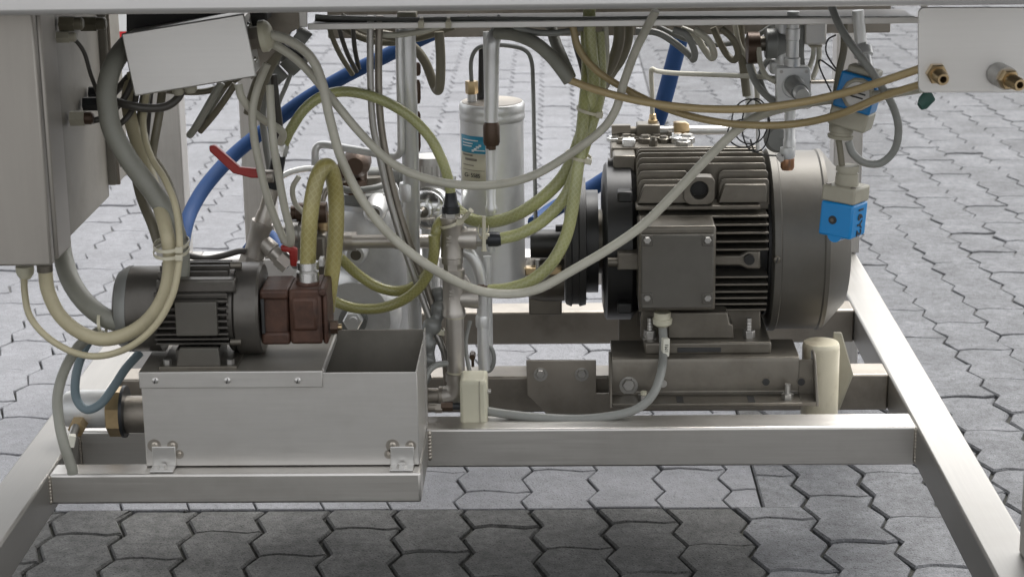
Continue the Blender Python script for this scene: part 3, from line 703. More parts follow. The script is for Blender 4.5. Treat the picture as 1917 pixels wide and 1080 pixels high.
MB().box((xa-.002, YF-.0035, zt0-.020), (xl, YF-.0005, zt0+.0035)).build('lid_lip', 'sheet', tk, bevel=.0012)
MB().box((xl-.001, YF+.003, zt0-.004), (xl+.002, YK-.004, zt0+.005)).build('lid_edge', 'sheet', tk)
for x in (290, 425, 557): screw(tk, x, 713, YF-.0035, 6.5, 'brushed')
for x0 in (285, 731):
    cl = MB(); bxp(cl, x0, x0+44, 836, 872, YF-.0035, .003); cl = cl.build('mounting_clip', 'brushed', tk, bevel=.001)
    p0, p1 = P(x0, 872, YF-.0035), P(x0+44, 872, YF-.0035)
    MB().box((p0.x, YF-.024, ZB), (p1.x, YF-.0007, ZB+.0028)).build('clip_foot', 'brushed', cl, bevel=.0008)
    bc = Vector(((p0.x+p1.x)/2, YF-.013, ZB+.0028)); MB().lathe(bc, bc+Vector((0, 0, .005)), [(0, .0075), (.2, .0075), (.25, .006), (1, .0055)], 6).build('bolt', 'brushed', cl)
    for dx, dy, rr in ((4, -2, 10), (38, -2, 8), (50, 14, 7) if x0 < 400 else (-3, 14, 7)):
        b = MB(); cyly(b, x0+dx, 836+dy, YF-.0006, YF+.001, rr*1.3, None, 16); b.build('heat_mark', 'heat_tint', tk)
        b = MB(); cyly(b, x0+dx, 836+dy, YF-.003, YF+.001, rr*.7, [(0, .5), (.4, .9), (1, 1)], 12); b.build('weld_spot', 'weld', tk)

# small motor on the lid
YS = YF+.088
sm = thing('small_motor', 'small black finned electric motor on the tank lid', 'motor', P(370, 694, YS-.06))
sc = P(370, 577, YS); ks = S(1, sc); XS = lambda x: P(x, 577, YS).x
def slathe(x0, x1, prof, name, m, parent, seg=40): return MB().lathe((XS(x0), YS, sc.z), (XS(x1), YS, sc.z), [(t, r*ks) for t, r in prof], seg).build(name, m, parent)
slathe(300, 442, [(0, 68), (1, 68)], 'stator_body', 'small_motor', sm)
slathe(222, 308, [(0, 60), (.05, 70), (.22, 79), (.3, 80), (1, 80)], 'fan_cover', 'small_motor', sm)
slathe(222, 250, [(0, 59), (.2, 71), (.75, 80.6), (1, 81)], 'cover_cap', 'grey_fit', sm)
slathe(434, 449, [(0, 76), (.2, 80), (.8, 80), (1, 76)], 'end_shield', 'small_motor', sm)
slathe(449, 495, [(0, 83), (.05, 86), (.9, 86), (1, 82)], 'flange', 'small_motor', sm)
for y in (497, 640):
    b = MB(); cylh(b, 432, 452, y, YS-(.02 if y < 500 else .055), 7, seg=12); b.build('tie_bolt', 'dark_steel', sm)
for o in (-.045, -.03, -.015, 0, .014, .028, .042, .055):
    zt_ = sc.z+math.sqrt(max(.0002, (.0665)**2-o*o))
    MB().prism([(XS(306), YS-o, sc.z+.03), (XS(308), YS-o, zt_), (XS(436), YS-o, zt_), (XS(440), YS-o, sc.z+.03)], (0, .0028, 0)).build('cooling_fin', 'small_motor', sm)
b = MB(); bxp(b, 320, 440, 524, 549, YS-.058, .02); b.build('top_panel', 'small_motor', sm, bevel=.003)
for y in (553, 564, 576, 588, 600, 612, 624, 634, 644):
    z = P(370, y, YS-.06).z; o = min(.066, math.sqrt(max(.0004, .0685**2-(z-sc.z)**2)))
    MB().box((XS(304), YS-o, z-.0014), (XS(440), YS-.02, z+.0014)).build('cooling_fin', 'small_motor', sm, bevel=.0006)
b = MB(); bxp(b, 328, 406, 566, 629, YS-.072, .02); b.build('rating_plate', 'cover_paint', sm, bevel=.001)
b = MB(); bxp(b, 297, 443, 686, 695, YF+.004, .11); b.build('foot_plate', 'dark_steel', sm, bevel=.001)
b = MB(); polyp(b, [(330, 686), (336, 652), (408, 652), (413, 686)], YF+.008, .008); b.build('foot_web', 'cover_paint', sm, bevel=.001)
b = MB(); bxp(b, 330, 410, 655, 688, YF+.03, .07); b.build('foot_block', 'small_motor', sm)
for x in (314, 431):
    b = MB(); cylv(b, x, 672, 686, YF+.016, 8, seg=6); b.build('bolt', 'zinc', sm)

# brown gear pump
bp_ = thing('gear_pump', 'rusty brown cast gear pump bolted to the small motor', 'pump', P(560, 645, YS))
def pblock(x0, x1, y0, y1, d0, d1, name, m='pump_brown', bev=.004):
    z0, z1 = P(560, y1, YS-d0).z, P(560, y0, YS-d0).z
    return MB().box((XS(x0), YS-d0, z0), (XS(x1), YS+d1, z1)).build(name, m, bp_, bevel=bev)
pblock(496, 549, 552, 628, .046, .03, 'adapter_body')
pblock(497, 550.4, 543, 562, .050, .03, 'adapter_flange')
pblock(497, 550.4, 622, 646, .050, .03, 'adapter_flange')
pblock(551, 610.5, 542, 645, .052, .03, 'pump_body')
pblock(554, 604, 556, 622, .055, .02, 'pump_face', bev=.006)
pblock(605, 620, 542, 556, .054, .02, 'end_cover', bev=.003)
pblock(611, 620, 546, 645, .048, .03, 'end_cover', bev=.003)
pblock(499, 505, 560, 625, .053, 0, 'gasket_slot', 'ink', .001)
b = MB(); cylh(b, 619, 633, 612, YS-.03, 13, seg=6); b.build('end_nut', 'brown_fit', bp_)
b = MB(); cylh(b, 631, 640, 612, YS-.03, 6, seg=10); b.build('end_stud', 'brass', bp_)
b = MB(); cylv(b, 576, 520, 552, YS-.02, 22, [(0, 1), (.8, 1), (1, .9)]); b.build('port', 'pump_brown', bp_)
for y0, y1, r in ((508, 525, 20), (490, 503, 18.5)):
    b = MB(); cylv(b, 576, y0, y1, YS-.02, r+1.5, [(0, .96), (0, 1), (1, 1), (1, .96)]); o = b.build('hose_clamp', 'chrome', bp_)
b = MB(); cylv(b, 576, 503, 508, YS-.02, 16); b.build('port_neck', 'zinc', bp_)
b = MB(); bxp(b, 596, 606, 486, 500, YS-.045, .02); b.build('clamp_screw', 'zinc', bp_, bevel=.001)

# ================================================================== LEFT DRAIN FITTING
YD = -.03
dr = thing('drain_fitting', 'silver cast drain fitting with brass nut left of the tank', 'fitting', P(190, 815, YD))
b = MB(); cylh(b, 118, 212, 765, YD, 36, [(0, .7), (.08, .92), (.25, 1), (1, 1)]); b.build('casting', 'silver_cast', dr)
b = MB(); cylh(b, 205, 234, 770, YD-.005, 47, [(0, .93), (.06, 1), (.9, 1), (1, .95)], 8); b.build('union_nut', 'brass', dr)
b = MB(); cylh(b, 231, 237, 770, YD-.005, 49, None, 24); b.build('washer', 'black_fit', dr)
b = MB(); cylh(b, 234, 280, 775, YD, 35); b.build('pipe_stub', 'dull_steel', dr)
b = MB(); p = P(146, 795, YD-.032); b.lathe(p+Vector((0, .012, 0)), p+Vector((0, -.012, -.003)), [(0, .013), (1, .012)], 6); b.build('sensor_nut', 'brass', dr)
b = MB(); p = P(143, 796, YD-.04); b.lathe(p, p+Vector((-.004, -.02, -.014)), [(0, .007), (1, .006)], 12); b.build('sensor', 'zinc', dr)

# ================================================================== FILTER CYLINDER
YFi = .28
fl = thing('filter_cylinder', 'tall silver filter cylinder with blue and cream label', 'filter', P(922, 600, YFi))
b = MB(); cylv(b, 923, 212, 540, YFi, 59, None, 48); b.build('body', 'silver', fl)
b = MB(); cylv(b, 921, 190, 224, YFi, 61.5, [(0, .97), (.1, 1), (.35, 1.0), (.45, .985), (.55, 1.0), (.85, 1.0), (.97, .96), (1, .93)], 48); b.build('cap_ring', 'silver', fl)
b = MB(); cylv(b, 921, 189.2, 190.4, YFi, 57, None, 48); b.build('cap', 'dull_steel', fl)
# label: strips of the cylinder surface, 1 mm proud
pc = P(923, 376, YFi); rl = S(59.6, pc)
def curved(x0, x1, y0, y1, name, m, parent=fl, dr_=0., n=12):
    rr = rl+dr_; z1, z0 = P(923, y0, YFi-rl).z, P(923, y1, YFi-rl).z; vs_ = []; fs_ = []
    for i in range(n+1):
        xx = P(x0+(x1-x0)*i/n, 300, YFi-rl*.6).x-pc.x; xx = max(-rr*.999, min(rr*.999, xx)); yy = -math.sqrt(rr*rr-xx*xx)
        vs_ += [(pc.x+xx, YFi+yy, z0), (pc.x+xx, YFi+yy, z1)]
    for i in range(n): fs_.append((2*i, 2*i+2, 2*i+3, 2*i+1))
    o = MB().add(vs_, fs_).build(name, m, parent); s_ = o.modifiers.new('t', 'SOLIDIFY'); s_.thickness = .0004; s_.offset = -1; return o
la = curved(864, 911, 290, 345, 'label', 'paper', dr_=.0006)
la2 = curved(864, 910, 257, 289, 'label', 'label_blue', dr_=.0006)
for y, a, c in ((265, 867, 896), (271, 867, 886), (276, 867, 884), (283, 888, 909)): curved(a, c, y-1.1, y+1.1, 'print_line', 'white_ink', la2, .0012, 6)
for (a, c, y) in ((884, 888, 284), (888, 893, 281), (892, 898, 277), (897, 902, 274)): curved(a, c, y-2.2, y+2.2, 'emblem_stroke', 'white_ink', la2, .0012, 3)
for y, a, c, h in ((293, 867, 885, 1.6), (301, 871, 893, 2.2), (312, 867, 887, .8), (321, 866, 908, .5)): curved(a, c, y-h, y+h, 'print_line', 'faded_ink', la, .0012, 6)
aa = -.62
text(la, 'G- 5585', (pc.x+math.sin(aa)*(rl+.0016), YFi-math.cos(aa)*(rl+.0016), P(885, 331, YFi-rl).z), .009, Matrix.Rotation(-.62, 3, 'Z') @ Matrix.Rotation(PI/2, 3, 'X'), 'ink')
b = MB(); cylv(b, 883, 152, 176, YFi, 12, [(0, .9), (.1, 1), (1, 1)], 6); b.build('port_nut', 'brass', fl)
b = MB(); cylv(b, 884, 172, 190, YFi, 9); b.build('port', 'silver', fl)
b = MB(); cylv(b, 903, 90, 184, YFi+.02, 6, [(0, 2.0), (.25, 1.4), (1, 1)]); b.build('boot', 'rubber', fl)
b = MB(); b.tube(path([(883, 160, YFi), (882, 115, YFi), (893, 92, YFi), (915, 86, YFi), (950, 86, YFi), (982, 94, YFi), (995, 115, YFi), (998, 160, YFi+.02), (1000, 260, YFi+.03), (1002, 365, YFi+.04), (1003, 440, YFi+.06)]), S(4, pc), 10); b.build('bypass_tube', 'grey_fit', fl)
MB().box((pc.x-.035, YFi, P(923, 549, YFi).z), (pc.x+.035, .63, P(923, 541, YFi).z)).build('filter_bracket', 'dull_steel', fl, bevel=.003)
# standing pipe with brown fitting in front of the filter
sp = thing('capillary_riser', 'silver riser pipe with a brown coupling in front of the filter', 'pipe', P(918, 460, .17))
Yp = .17
b = MB(); b.tube(path([(960, 52, Yp+.04), (935, 58, Yp+.02), (923, 78, Yp), (921, 120, Yp), (920, 180, Yp), (919, 228, Yp)]), S(13, pc), 16); b.build('upper_pipe', 'silver', sp)
b = MB(); cylv(b, 914, 60, 190, Yp+.015, 9); b.build('upper_pipe', 'silver_cast', sp)
b = MB(); cylv(b, 920, 224, 272, Yp, 16, [(0, .85), (.12, 1), (.75, 1), (.95, .72), (1, .7)], 16); b.build('coupling', 'brown_fit', sp)
b = MB(); cylv(b, 919, 270, 280, Yp, 9.5); b.build('coupling_neck', 'brown_fit', sp)
b = MB(); cylv(b, 919, 278, 398, Yp, 10, [(0, 1), (.02, 1.15), (.08, 1.15), (.12, .9), (1, .9)]); b.build('lower_pipe', 'silver', sp)
b = MB(); cylv(b, 919, 392, 470, Yp, 7); b.build('lower_pipe', 'silver_cast', sp)

# ================================================================== TALL RISER PIPE + branch
Yr = .16
rp = thing('riser_pipe', 'tall silver painted riser pipe with branch from the table to the tank', 'pipe', P(768, 650, Yr))
b = MB(); m = P(762, 60, Yr); b.lathe((m.x, Yr, P(768, 770, Yr).z), (m.x, Yr, P(762, 20, Yr).z), [(0, S(13.5, m)), (.48, S(13.5, m)), (.485, S(16, m)), (1, S(16, m))], 24); b.build('pipe', 'silver', rp)
b = MB(); cylv(b, 764, 342, 376, Yr, 17, [(0, .9), (.12, 1), (.9, 1), (1, .9)]); b.build('socket', 'silver', rp)
b = MB(); bxp(b, 743, 779, 24, 41, Yr-.03, .03); b.build('pipe_clip', 'tie', rp, bevel=.002)
b = MB(); b.tube(path([(591, 345, Yr+.06), (590, 300, Yr+.05), (592, 278, Yr+.05), (606, 271, Yr+.05), (650, 278, Yr+.03), (700, 287, Yr+.01), (735, 293, Yr-.005), (749, 285, Yr-.012), (751, 262, Yr-.014), (750, 200, Yr-.014), (748, 100, Yr-.014), (748, 40, Yr-.014)]), S(7.5, m), 14); b.build('branch_pipe', 'silver', rp)
for y, h in ((130, 12), (172, 22), (225, 16), (262, 22)):
    b = MB(); cylv(b, 781, y-h, y+h, Yr+.03, 7, [(0, .7), (.2, 1), (.8, 1), (1, .7)], 8); b.build('coupling_chain', 'brown_fit', rp)

# ================================================================== SILVER CAST VESSEL
YV = .36
ve = thing('cast_vessel', 'big silver painted cast pump vessel behind the tank', 'vessel', P(700, 640, YV))
b = MB(); cylv(b, 700, 372, 690, YV, 88, [(0, .62), (.05, .8), (.2, .72), (.35, .78), (.6, .95), (.8, 1), (.93, .92), (.97, .8), (1, .8)], 48); b.build('body', 'silver_cast', ve)
b = MB(); cylv(b, 690, 345, 378, YV, 66, [(0, 1), (.35, 1), (.4, 1.08), (.8, 1.08), (.85, .9), (1, .85)], 40); b.build('lid_flange', 'grey_fit', ve)
b = MB(); cylv(b, 690, 325, 346, YV, 45); b.build('lid', 'dark_steel', ve)
b = MB(); cylh(b, 690, 775, 330, YV, 22, [(0, .8), (.4, .8), (.42, 1), (.7, 1), (.72, .85), (1, .85)], 20); b.build('lid_port', 'grey_fit', ve)
b = MB(); p = P(660, 598, YV-.09); b.lathe(p+Vector((0, .04, 0)), p, [(0, .075), (.7, .07), (1, .06)], 24); b.build('foot_boss', 'silver_cast', ve)
b = MB(); cyly(b, 660, 602, YV-.105, YV-.08, 27); b.build('washer', 'grey_fit', ve)
bolt(ve, 660, 602, YV-.104, 19, .014, False, 'silver')
b = MB(); cyly(b, 661, 602, YV-.128, YV-.11, 8); b.build('stud', 'silver', ve)
for x, y in ((665, 478), (700, 400)):
    b = MB(); cyly(b, x, y, YV-.115, YV-.05, 22, [(0, .75), (.1, .95), (1, 1)], 20); b.build('boss', 'silver_cast', ve)
    b = MB(); cyly(b, x+1, y, YV-.116, YV-.10, 10); b.build('boss_hole', 'dark_steel', ve)
b = MB(); cylh(b, 660, 832, 452, .20, 13, [(0, 1), (.45, 1), (.47, 1.15), (.56, 1.15), (.58, 1), (1, 1)], 24); b.build('outlet_pipe', 'stainless_fit', ve)
b = MB(); cylh(b, 640, 668, 452, .22, 18, None, 20); b.build('outlet_union', 'stainless_fit', ve)
# brown elbow on the vessel
be = thing('brown_elbow', 'dark brown threaded elbow fitting on top of the cast vessel', 'fitting', P(660, 345, .3))
b = MB(); b.tube(path([(640, 345, .27), (648, 318, .27), (662, 300, .28), (668, 318, .3), (668, 350, .32)]), S(19, P(660, 320, .3)), 18); b.build('elbow', 'brown_fit', be)
b = MB(); cyly(b, 664, 312, .235, .28, 27, [(0, .6), (.2, .9), (.5, 1), (1, 1)], 20); b.build('cap', 'brown_fit', be)
b = MB(); cylv(b, 664, 340, 362, .28, 20, None, 6); b.build('hex_nut', 'brown_fit', be)
# round silver dome + ribbed cylinder
do = thing('silver_gauge', 'round shiny silver gauge housing beside the riser pipe', 'gauge', P(795, 440, .30))
b = MB(); a_ = P(792, 397, .235); r_ = S(41, a_); q_ = Vector((-.25, -1, .05)).normalized()
b.lathe(a_-q_*.07, a_+q_*.0, [(0, r_*.7), (.3, r_*.95), (.5, r_), (.62, r_), (.64, r_*.92), (.8, r_*.92), (.84, r_*.86), (.97, r_*.5), (1, r_*.3)], 36); b.build('dome', 'chrome', do)
MB().lathe(a_-q_*.005, a_+q_*.012, [(0, r_*.28), (.6, r_*.25), (1, r_*.12)], 16).build('spindle', 'dark_steel', do)
b = MB(); cylv(b, 806, 292, 400, .36, 34, [(0, 1), (.9, 1), (1, .9)], 28); b.build('canister', 'zinc', do)
for i in range(9):
    a = math.radians(200+i*16); cc_ = P(806, 350, .36); rr = S(34, cc_)
    MB().box((cc_.x+math.cos(a)*rr-.0015, .36+math.sin(a)*rr-.0015, P(806, 380, .36).z), (cc_.x+math.cos(a)*rr+.0015, .36+math.sin(a)*rr+.0015, P(806, 305, .36).z)).build('rib', 'zinc', do)
b = MB(); cylv(b, 806, 398, 560, .37, 16); b.build('gauge_stem', 'silver_cast', do)
# lumpy bellows below, by the tank end
bl = thing('bellows_elbow', 'lumpy grey rubber bellows bend beside the tank end', 'bellows', P(805, 690, .10))
b = MB(); pp = path([(822, 540, .13), (826, 568, .12), (815, 600, .11), (798, 630, .10), (802, 662, .10), (792, 690, .09), (788, 720, .09)], 8)
b.tube(pp, [S(15, pp[0])*(1+.22*math.sin(i*.75)) for i in range(len(pp))], 16); b.build('bellows', 'grey_fit', bl)

# ================================================================== CENTRE TEE COLUMN
YT2 = .10
tc = thing('tee_column', 'stainless pipe column of two tees and an elbow beside the tank', 'pipe fitting', P(855, 770, YT2))
def cv(x, y0, y1, r, name, m='stainless_fit', prof=None, seg=24, Y=YT2): b = MB(); cylv(b, x, y0, y1, Y, r, prof, seg); return b.build(name, m, tc)
cv(844, 358, 388, 14, 'rubber_cone', 'black_fit', [(0, 1), (.15, 1), (.2, .95), (.9, .75), (1, .6)])
cv(844, 386, 398, 17, 'collar', 'black_fit')
cv(844, 396, 408, 17, 'hex_nut', 'zinc', None, 6)
cv(846, 406, 492, 22, 'tee_body', 'stainless_fit', [(0, .92), (.12, .92), (.14, 1), (.3, .95), (.8, .95), (.82, 1), (1, 1)])
b = MB(); cylh(b, 846, 892, 447, YT2, 21, [(0, .7), (.45, .9), (.85, 1), (1, .98)]); b.build('tee_branch', 'stainless_fit', tc)
b = MB(); cylh(b, 890, 902, 449, YT2, 13, None, 6); b.build('branch_nut', 'zinc', tc)
b = MB(); cylh(b, 902, 938, 448, YT2, 14, [(0, .7), (.3, .7), (.32, 1), (.8, 1), (1, .85)], 16); b.build('hose_end', 'black_fit', tc)
cv(848, 490, 506, 17.5, 'hex_nut', 'stainless_fit', None, 6)
cv(849, 504, 590, 22, 'tee_body', 'stainless_fit', [(0, 1), (.1, 1), (.14, .92), (.8, .92), (.84, 1), (1, 1)])
b = MB(); cylh(b, 849, 896, 558, YT2, 20, [(0, .7), (.5, .9), (.85, 1), (1, .98)]); b.build('tee_branch', 'stainless_fit', tc)
b = MB(); cylh(b, 894, 935, 543, YT2, 11, [(0, 1), (.3, 1), (.35, .8), (1, .8)], 16); b.build('hose_end', 'brown_fit', tc)
cv(852, 588, 594, 17.5, 'seal_ring', 'tie')
cv(853, 592, 715, 16.5, 'nipple_pipe', 'stainless_fit')
cv(854, 694, 697, 17.2, 'seal_ring', 'tie')
cv(855, 698, 712, 21, 'elbow_rim', 'stainless_fit')
pe = path([(855, 704, YT2), (856, 722, YT2), (848, 738, YT2), (830, 743, YT2)], 8); b = MB(); b.tube(pe, S(20, pe[0]), 22); b.build('elbow', 'stainless_fit', tc)
b = MB(); cylh(b, 780, 834, 742, YT2, 16, [(0, 1), (.75, 1), (.78, 1.2), (1, 1.2)]); b.build('elbow_pipe', 'dull_steel', tc)
text(tc, '316', P(841, 452, YT2-.0205), .011, Matrix.Rotation(PI/2, 3, 'X') @ Matrix.Rotation(PI/2, 3, 'Z'), 'stainless_fit')
text(tc, '316', P(846, 552, YT2-.0205), .011, Matrix.Rotation(PI/2, 3, 'X') @ Matrix.Rotation(PI/2, 3, 'Z'), 'stainless_fit')
for y in (430, 520):
    b = MB(); polyp(b, [(868, y-5), (868, y+26), (886, y+18), (872, y-4)], YT2-.004, .008); b.build('gusset', 'stainless_fit', tc, bevel=.001)
# level probe with cream housing
lp = thing('level_probe', 'cream rectangular probe housing plugged into the tank\'s right end', 'sensor', P(860, 797, .06))
b = MB(); bxp(b, 861, 912, 713, 796, .03, .055); b.build('housing', 'cream', lp, bevel=.005)
b = MB(); bxp(b, 897, 899, 714, 795, .029, .055); b.build('cover_joint', 'beige_plastic', lp)
b = MB(); cylh(b, 780, 818, 762, .05, 7, None, 14); b.build('probe_tube', 'dull_steel', lp)
b = MB(); cylh(b, 815, 828, 764, .05, 9, None, 6); b.build('probe_nut', 'dull_steel', lp)
b = MB(); cylh(b, 826, 848, 760, .05, 9, None, 6); b.build('probe_nut', 'brown_fit', lp)
b = MB(); cylh(b, 846, 864, 760, .05, 7, None, 12); b.build('probe_neck', 'black_fit', lp)
for y in (732, 775):
    b = MB(); cylh(b, 910, 919, y, .05, 4, None, 10); b.build('screw', 'zinc', lp)
# silver bent drain pipe
sd = thing('bent_drain_pipe', 'bent silver pipe with sleeve coming down beside the tee column', 'pipe', P(905, 700, .16))
b = MB(); b.tube(path([(868, 470, .15), (882, 478, .15), (896, 505, .15), (903, 545, .15), (904, 600, .15), (905, 660, .15), (907, 692, .15)]), S(11, P(903, 580, .15)), 18); b.build('pipe', 'silver', sd)
b = MB(); cylv(b, 903, 590, 612, .15, 13, [(0, .9), (.2, 1), (.8, 1), (1, .9)]); b.build('sleeve', 'silver', sd)
b = MB(); cylv(b, 914, 480, 690, .17, 8); b.build('rear_pipe', 'silver_cast', sd)
b = MB(); b.tube([P(912+13*math.cos(a), 671+24*math.sin(a), .155) for a in [i*PI/10 for i in range(-5, 6)]], S(4, P(912, 671, .155)), 10); b.build('lifting_ring', 'grey_fit', sd)
b = MB(); cyly(b, 884, 669, .15, .17, 6, None, 6); cylv(b, 885, 668, 686, .16, 3, None, 8); b.build('wing_screw', 'brown_fit', sd)

# ================================================================== STRAINER, BALL VALVE, RED HANDLE
st = thing('y_strainer', 'slanted stainless strainer pipe standing behind the small motor', 'strainer', P(490, 500, .12))
Yq = .10
b = MB(); lat(b, (467, 500, Yq), (474, 478, Yq), 24, [(0, 1), (1, 1)], 8); b.build('hex_nut', 'stainless_fit', st)
b = MB(); lat(b, (473, 484, Yq), (492, 415, Yq), 21, [(0, 1), (.1, 1), (.2, .92), (.8, .9), (.85, 1), (1, 1)]); b.build('body', 'stainless_fit', st)
b = MB(); lat(b, (492, 418, Yq), (510, 352, Yq), 14, [(0, 1.2), (.3, 1.15), (.35, 1), (1, 1)]); b.build('pipe', 'stainless_fit', st)
b = MB(); lat(b, (488, 448, Yq), (524, 484, Yq-.01), 17, [(0, .8), (.3, .95), (.6, 1), (.65, .85), (1, .85)]); b.build('branch', 'stainless_fit', st)
b = MB(); lat(b, (522, 482, Yq-.01), (540, 498, Yq-.012), 17, None, 6); b.build('branch_plug', 'stainless_fit', st)
b = MB(); lat(b, (510, 356, Yq), (524, 282, Yq), 14, [(0, .8), (.3, 1), (.7, 1), (1, .85)]); b.build('valve_body', 'black_fit', st)
b = MB(); lat(b, (523, 290, Yq), (530, 266, Yq), 14, [(0, 1), (.8, 1), (1, .8)], 6); b.build('union_nut', 'chrome', st)
b = MB(); cylh(b, 488, 512, 330, Yq-.02, 12, None, 12); b.build('valve_stem', 'stainless_fit', st)
b = MB(); b.tube(path([(518, 335, Yq), (545, 322, Yq+.02), (575, 316, Yq+.04), (600, 318, Yq+.06)]), S(6, P(560, 320, Yq)), 10); b.build('side_tube', 'silver_cast', st)
hd = MB()
hp_ = [(391, 274), (402, 273), (448, 314), (478, 317), (490, 318), (490, 334), (470, 334), (436, 325), (392, 284)]
polyp(hd, hp_, Yq-.05, .012); tag(hd.build('red_lever', 'red', bevel=.002), 'cranked red lever handle on the slanted strainer\'s valve', 'lever')
rv = thing('red_valve', 'small red handled valve behind the amber hose clamp', 'valve', P(545, 495, .05))
b = MB(); polyp(b, [(524, 460), (556, 466), (556, 500), (543, 500), (541, 474), (526, 472)], .02, .012); b.build('handle', 'red', rv, bevel=.003)
b = MB(); cylh(b, 526, 575, 440, .10, 26, [(0, .6), (.2, .8), (.25, 1), (.7, 1), (.75, .8), (1, .8)]); b.build('body', 'zinc', rv)
b = MB(); cylh(b, 545, 612, 398, .12, 19, [(0, .7), (.15, .7), (.17, 1), (.4, 1), (.42, .85), (.7, .85), (.72, 1.05), (1, 1.05)], 12); b.build('brown_union', 'brown_fit', rv)
b = MB(); cylv(b, 605, 400, 440, .14, 14, [(0, 1), (.5, 1), (.5, 1.4), (1, 1.4)], 12); b.build('brass_union', 'brass', rv)
b = MB(); cylv(b, 560, 410, 500, .13, 16); b.build('lower_body', 'grey_fit', rv)
b = MB(); bxp(b, 556, 612, 440, 520, .10, .05); b.build('manifold', 'dark_steel', rv, bevel=.006)

# ================================================================== FITTINGS ON THE BIG MOTOR
hb = thing('hydraulic_tee', 'dark steel hydraulic tee with brass nut behind the big motor\'s top', 'fitting', P(1210, 300, .42))
Yh = .42
b = MB(); bxp(b, 1192, 1236, 234, 268, Yh, .035); b.build('tee_block', 'dark_steel', hb, bevel=.003)
b = MB(); cylh(b, 1145, 1180, 246, Yh+.018, 14, None, 6); b.build('nut', 'dark_steel', hb)
b = MB(); cylh(b, 1178, 1196, 246, Yh+.018, 9); b.build('neck', 'dark_steel', hb)
b = MB(); cylv(b, 1160, 250, 285, Yh+.018, 13, None, 12); b.build('elbow_leg', 'dark_steel', hb)
b = MB(); cylh(b, 1234, 1264, 246, Yh+.018, 10.5, [(0, 1), (.3, 1), (.3, .9), (.6, .9), (.6, 1), (1, 1)]); b.build('threaded_stub', 'zinc', hb)
b = MB(); cylh(b, 1261, 1290, 243, Yh+.018, 17, [(0, .95), (.05, 1), (.75, 1), (1, .7)], 6); b.build('brass_nut', 'brass', hb)
b = MB(); b.tube(path([(1286, 244, Yh+.018), (1330, 244, Yh+.02), (1370, 241, Yh+.03), (1400, 225, Yh+.04), (1415, 195, Yh+.05)]), S(9, P(1330, 244, Yh)), 14); b.build('pipe', 'silver', hb)
b = MB(); lat(b, (1222, 234, Yh+.018), (1222, 212, Yh+.018), 9, [(0, 1), (.4, 1), (.5, .8), (.9, .7), (1, .4)], 12); b.build('top_nipple', 'brass', hb)
vb = thing('valve_block', 'oily steel valve block with bolt heads on top of the motor', 'valve block', P(1225, 296, YM+.02))
YV2 = YM+.03
b = MB(); bxp(b, 1144, 1300, 276, 330, YV2, .07); b.build('block', 'dark_steel', vb, bevel=.003)
random.seed(3)
for i in range(13):
    x = 1152+i*11.6+random.uniform(-2, 2); yy = YV2+random.choice((.012, .035, .055)); p = P(x, 276, YV2)
    h = random.uniform(.006, .016); r0 = random.uniform(.006, .012)
    MB().lathe((p.x, yy, p.z), (p.x, yy, p.z+h), [(0, r0), (.6, r0), (.7, r0*.8), (1, r0*.7)], random.choice((6, 6, 16))).build('bolt_head', random.choice(('chrome', 'dark_steel', 'zinc', 'dark_steel')), vb)
b = MB(); bxp(b, 1165, 1190, 262, 277, YV2+.005, .02); b.build('clip', 'chrome', vb, bevel=.002)

# ================================================================== RIGHT VALVE GROUP
Yv = .14
sv_ = thing('flange_valve', 'silver square flanged valve with protruding spindle under the tray', 'valve', P(1486, 310, Yv))
b = MB(); pts = []
for cx, cy, a0 in ((1460, 133, 180), (1511, 133, 270), (1513, 198, 0), (1461, 198, 90)):
    for q in range(4):
        a = math.radians(a0+q*30); pts.append((cx+7*math.cos(a), cy+7*math.sin(a)))
polyp(b, pts, Yv, .022); b.build('flange', 'silver_cast', sv_, bevel=.002)
b = MB(); cyly(b, 1486, 163, Yv-.006, Yv+.002, 22, [(0, .9), (.4, 1), (1, 1)], 28); b.build('boss', 'silver_cast', sv_)
p = P(1485, 158, Yv-.005); q = Vector((.12, -1, -.12)).normalized()
MB().lathe(p, p+q*.04, [(0, .0135), (1, .0125)], 20).build('spindle', 'grey_fit', sv_)
MB().lathe(p+q*.04, p+q*.058, [(0, .0105), (.9, .0105), (1, .0095)], 20).build('spindle_tip', 'silver', sv_)
for x, y in ((1463, 135), (1510, 135), (1463, 197)):
    b = MB(); cyly(b, x, y, Yv-.002, Yv+.001, 3.2, None, 10); b.build('rivet', 'zinc', sv_)
b = MB(); cylv(b, 1484, 22, 128, Yv+.012, 12, [(0, 1.25), (.18, 1.25), (.2, 1), (.5, 1), (.51, 1.1), (.7, 1.1), (.71, .95), (1, .95)]); b.build('upper_pipe', 'silver_cast', sv_)
b = MB(); cylv(b, 1478, 202, 300, Yv+.012, 11, [(0, .9), (.2, .9), (.22, 1.05), (.4, 1.05), (.42, .95), (1, .95)]); b.build('lower_pipe', 'silver_cast', sv_)
b = MB(); cylv(b, 1474, 276, 300, Yv+.008, 15, [(0, .8), (.5, 1), (1, .9)]); b.build('lower_elbow', 'silver_cast', sv_)
b = MB(); cylv(b, 1474, 296, 318, Yv+.008, 13, [(0, .8), (.2, 1), (1, 1)], 16); b.build('copper_nut', 'copper', sv_)
b = MB(); cyly(b, 1462, 298, Yv-.012, Yv+.01, 6, None, 10); b.build('stud', 'zinc', sv_)
b = MB(); cyly(b, 1458, 262, Yv+.045, Yv+.06, 27, [(0, .75), (.1, .85), (.3, .95), (.5, 1), (1, 1)], 28); b.build('handwheel', 'grey_fit', sv_)
b = MB(); lat(b, (1516, 154, Yv), (1570, 153, Yv+.03), 3.5, None, 10); b.build('link_rod', 'dull_steel', sv_)
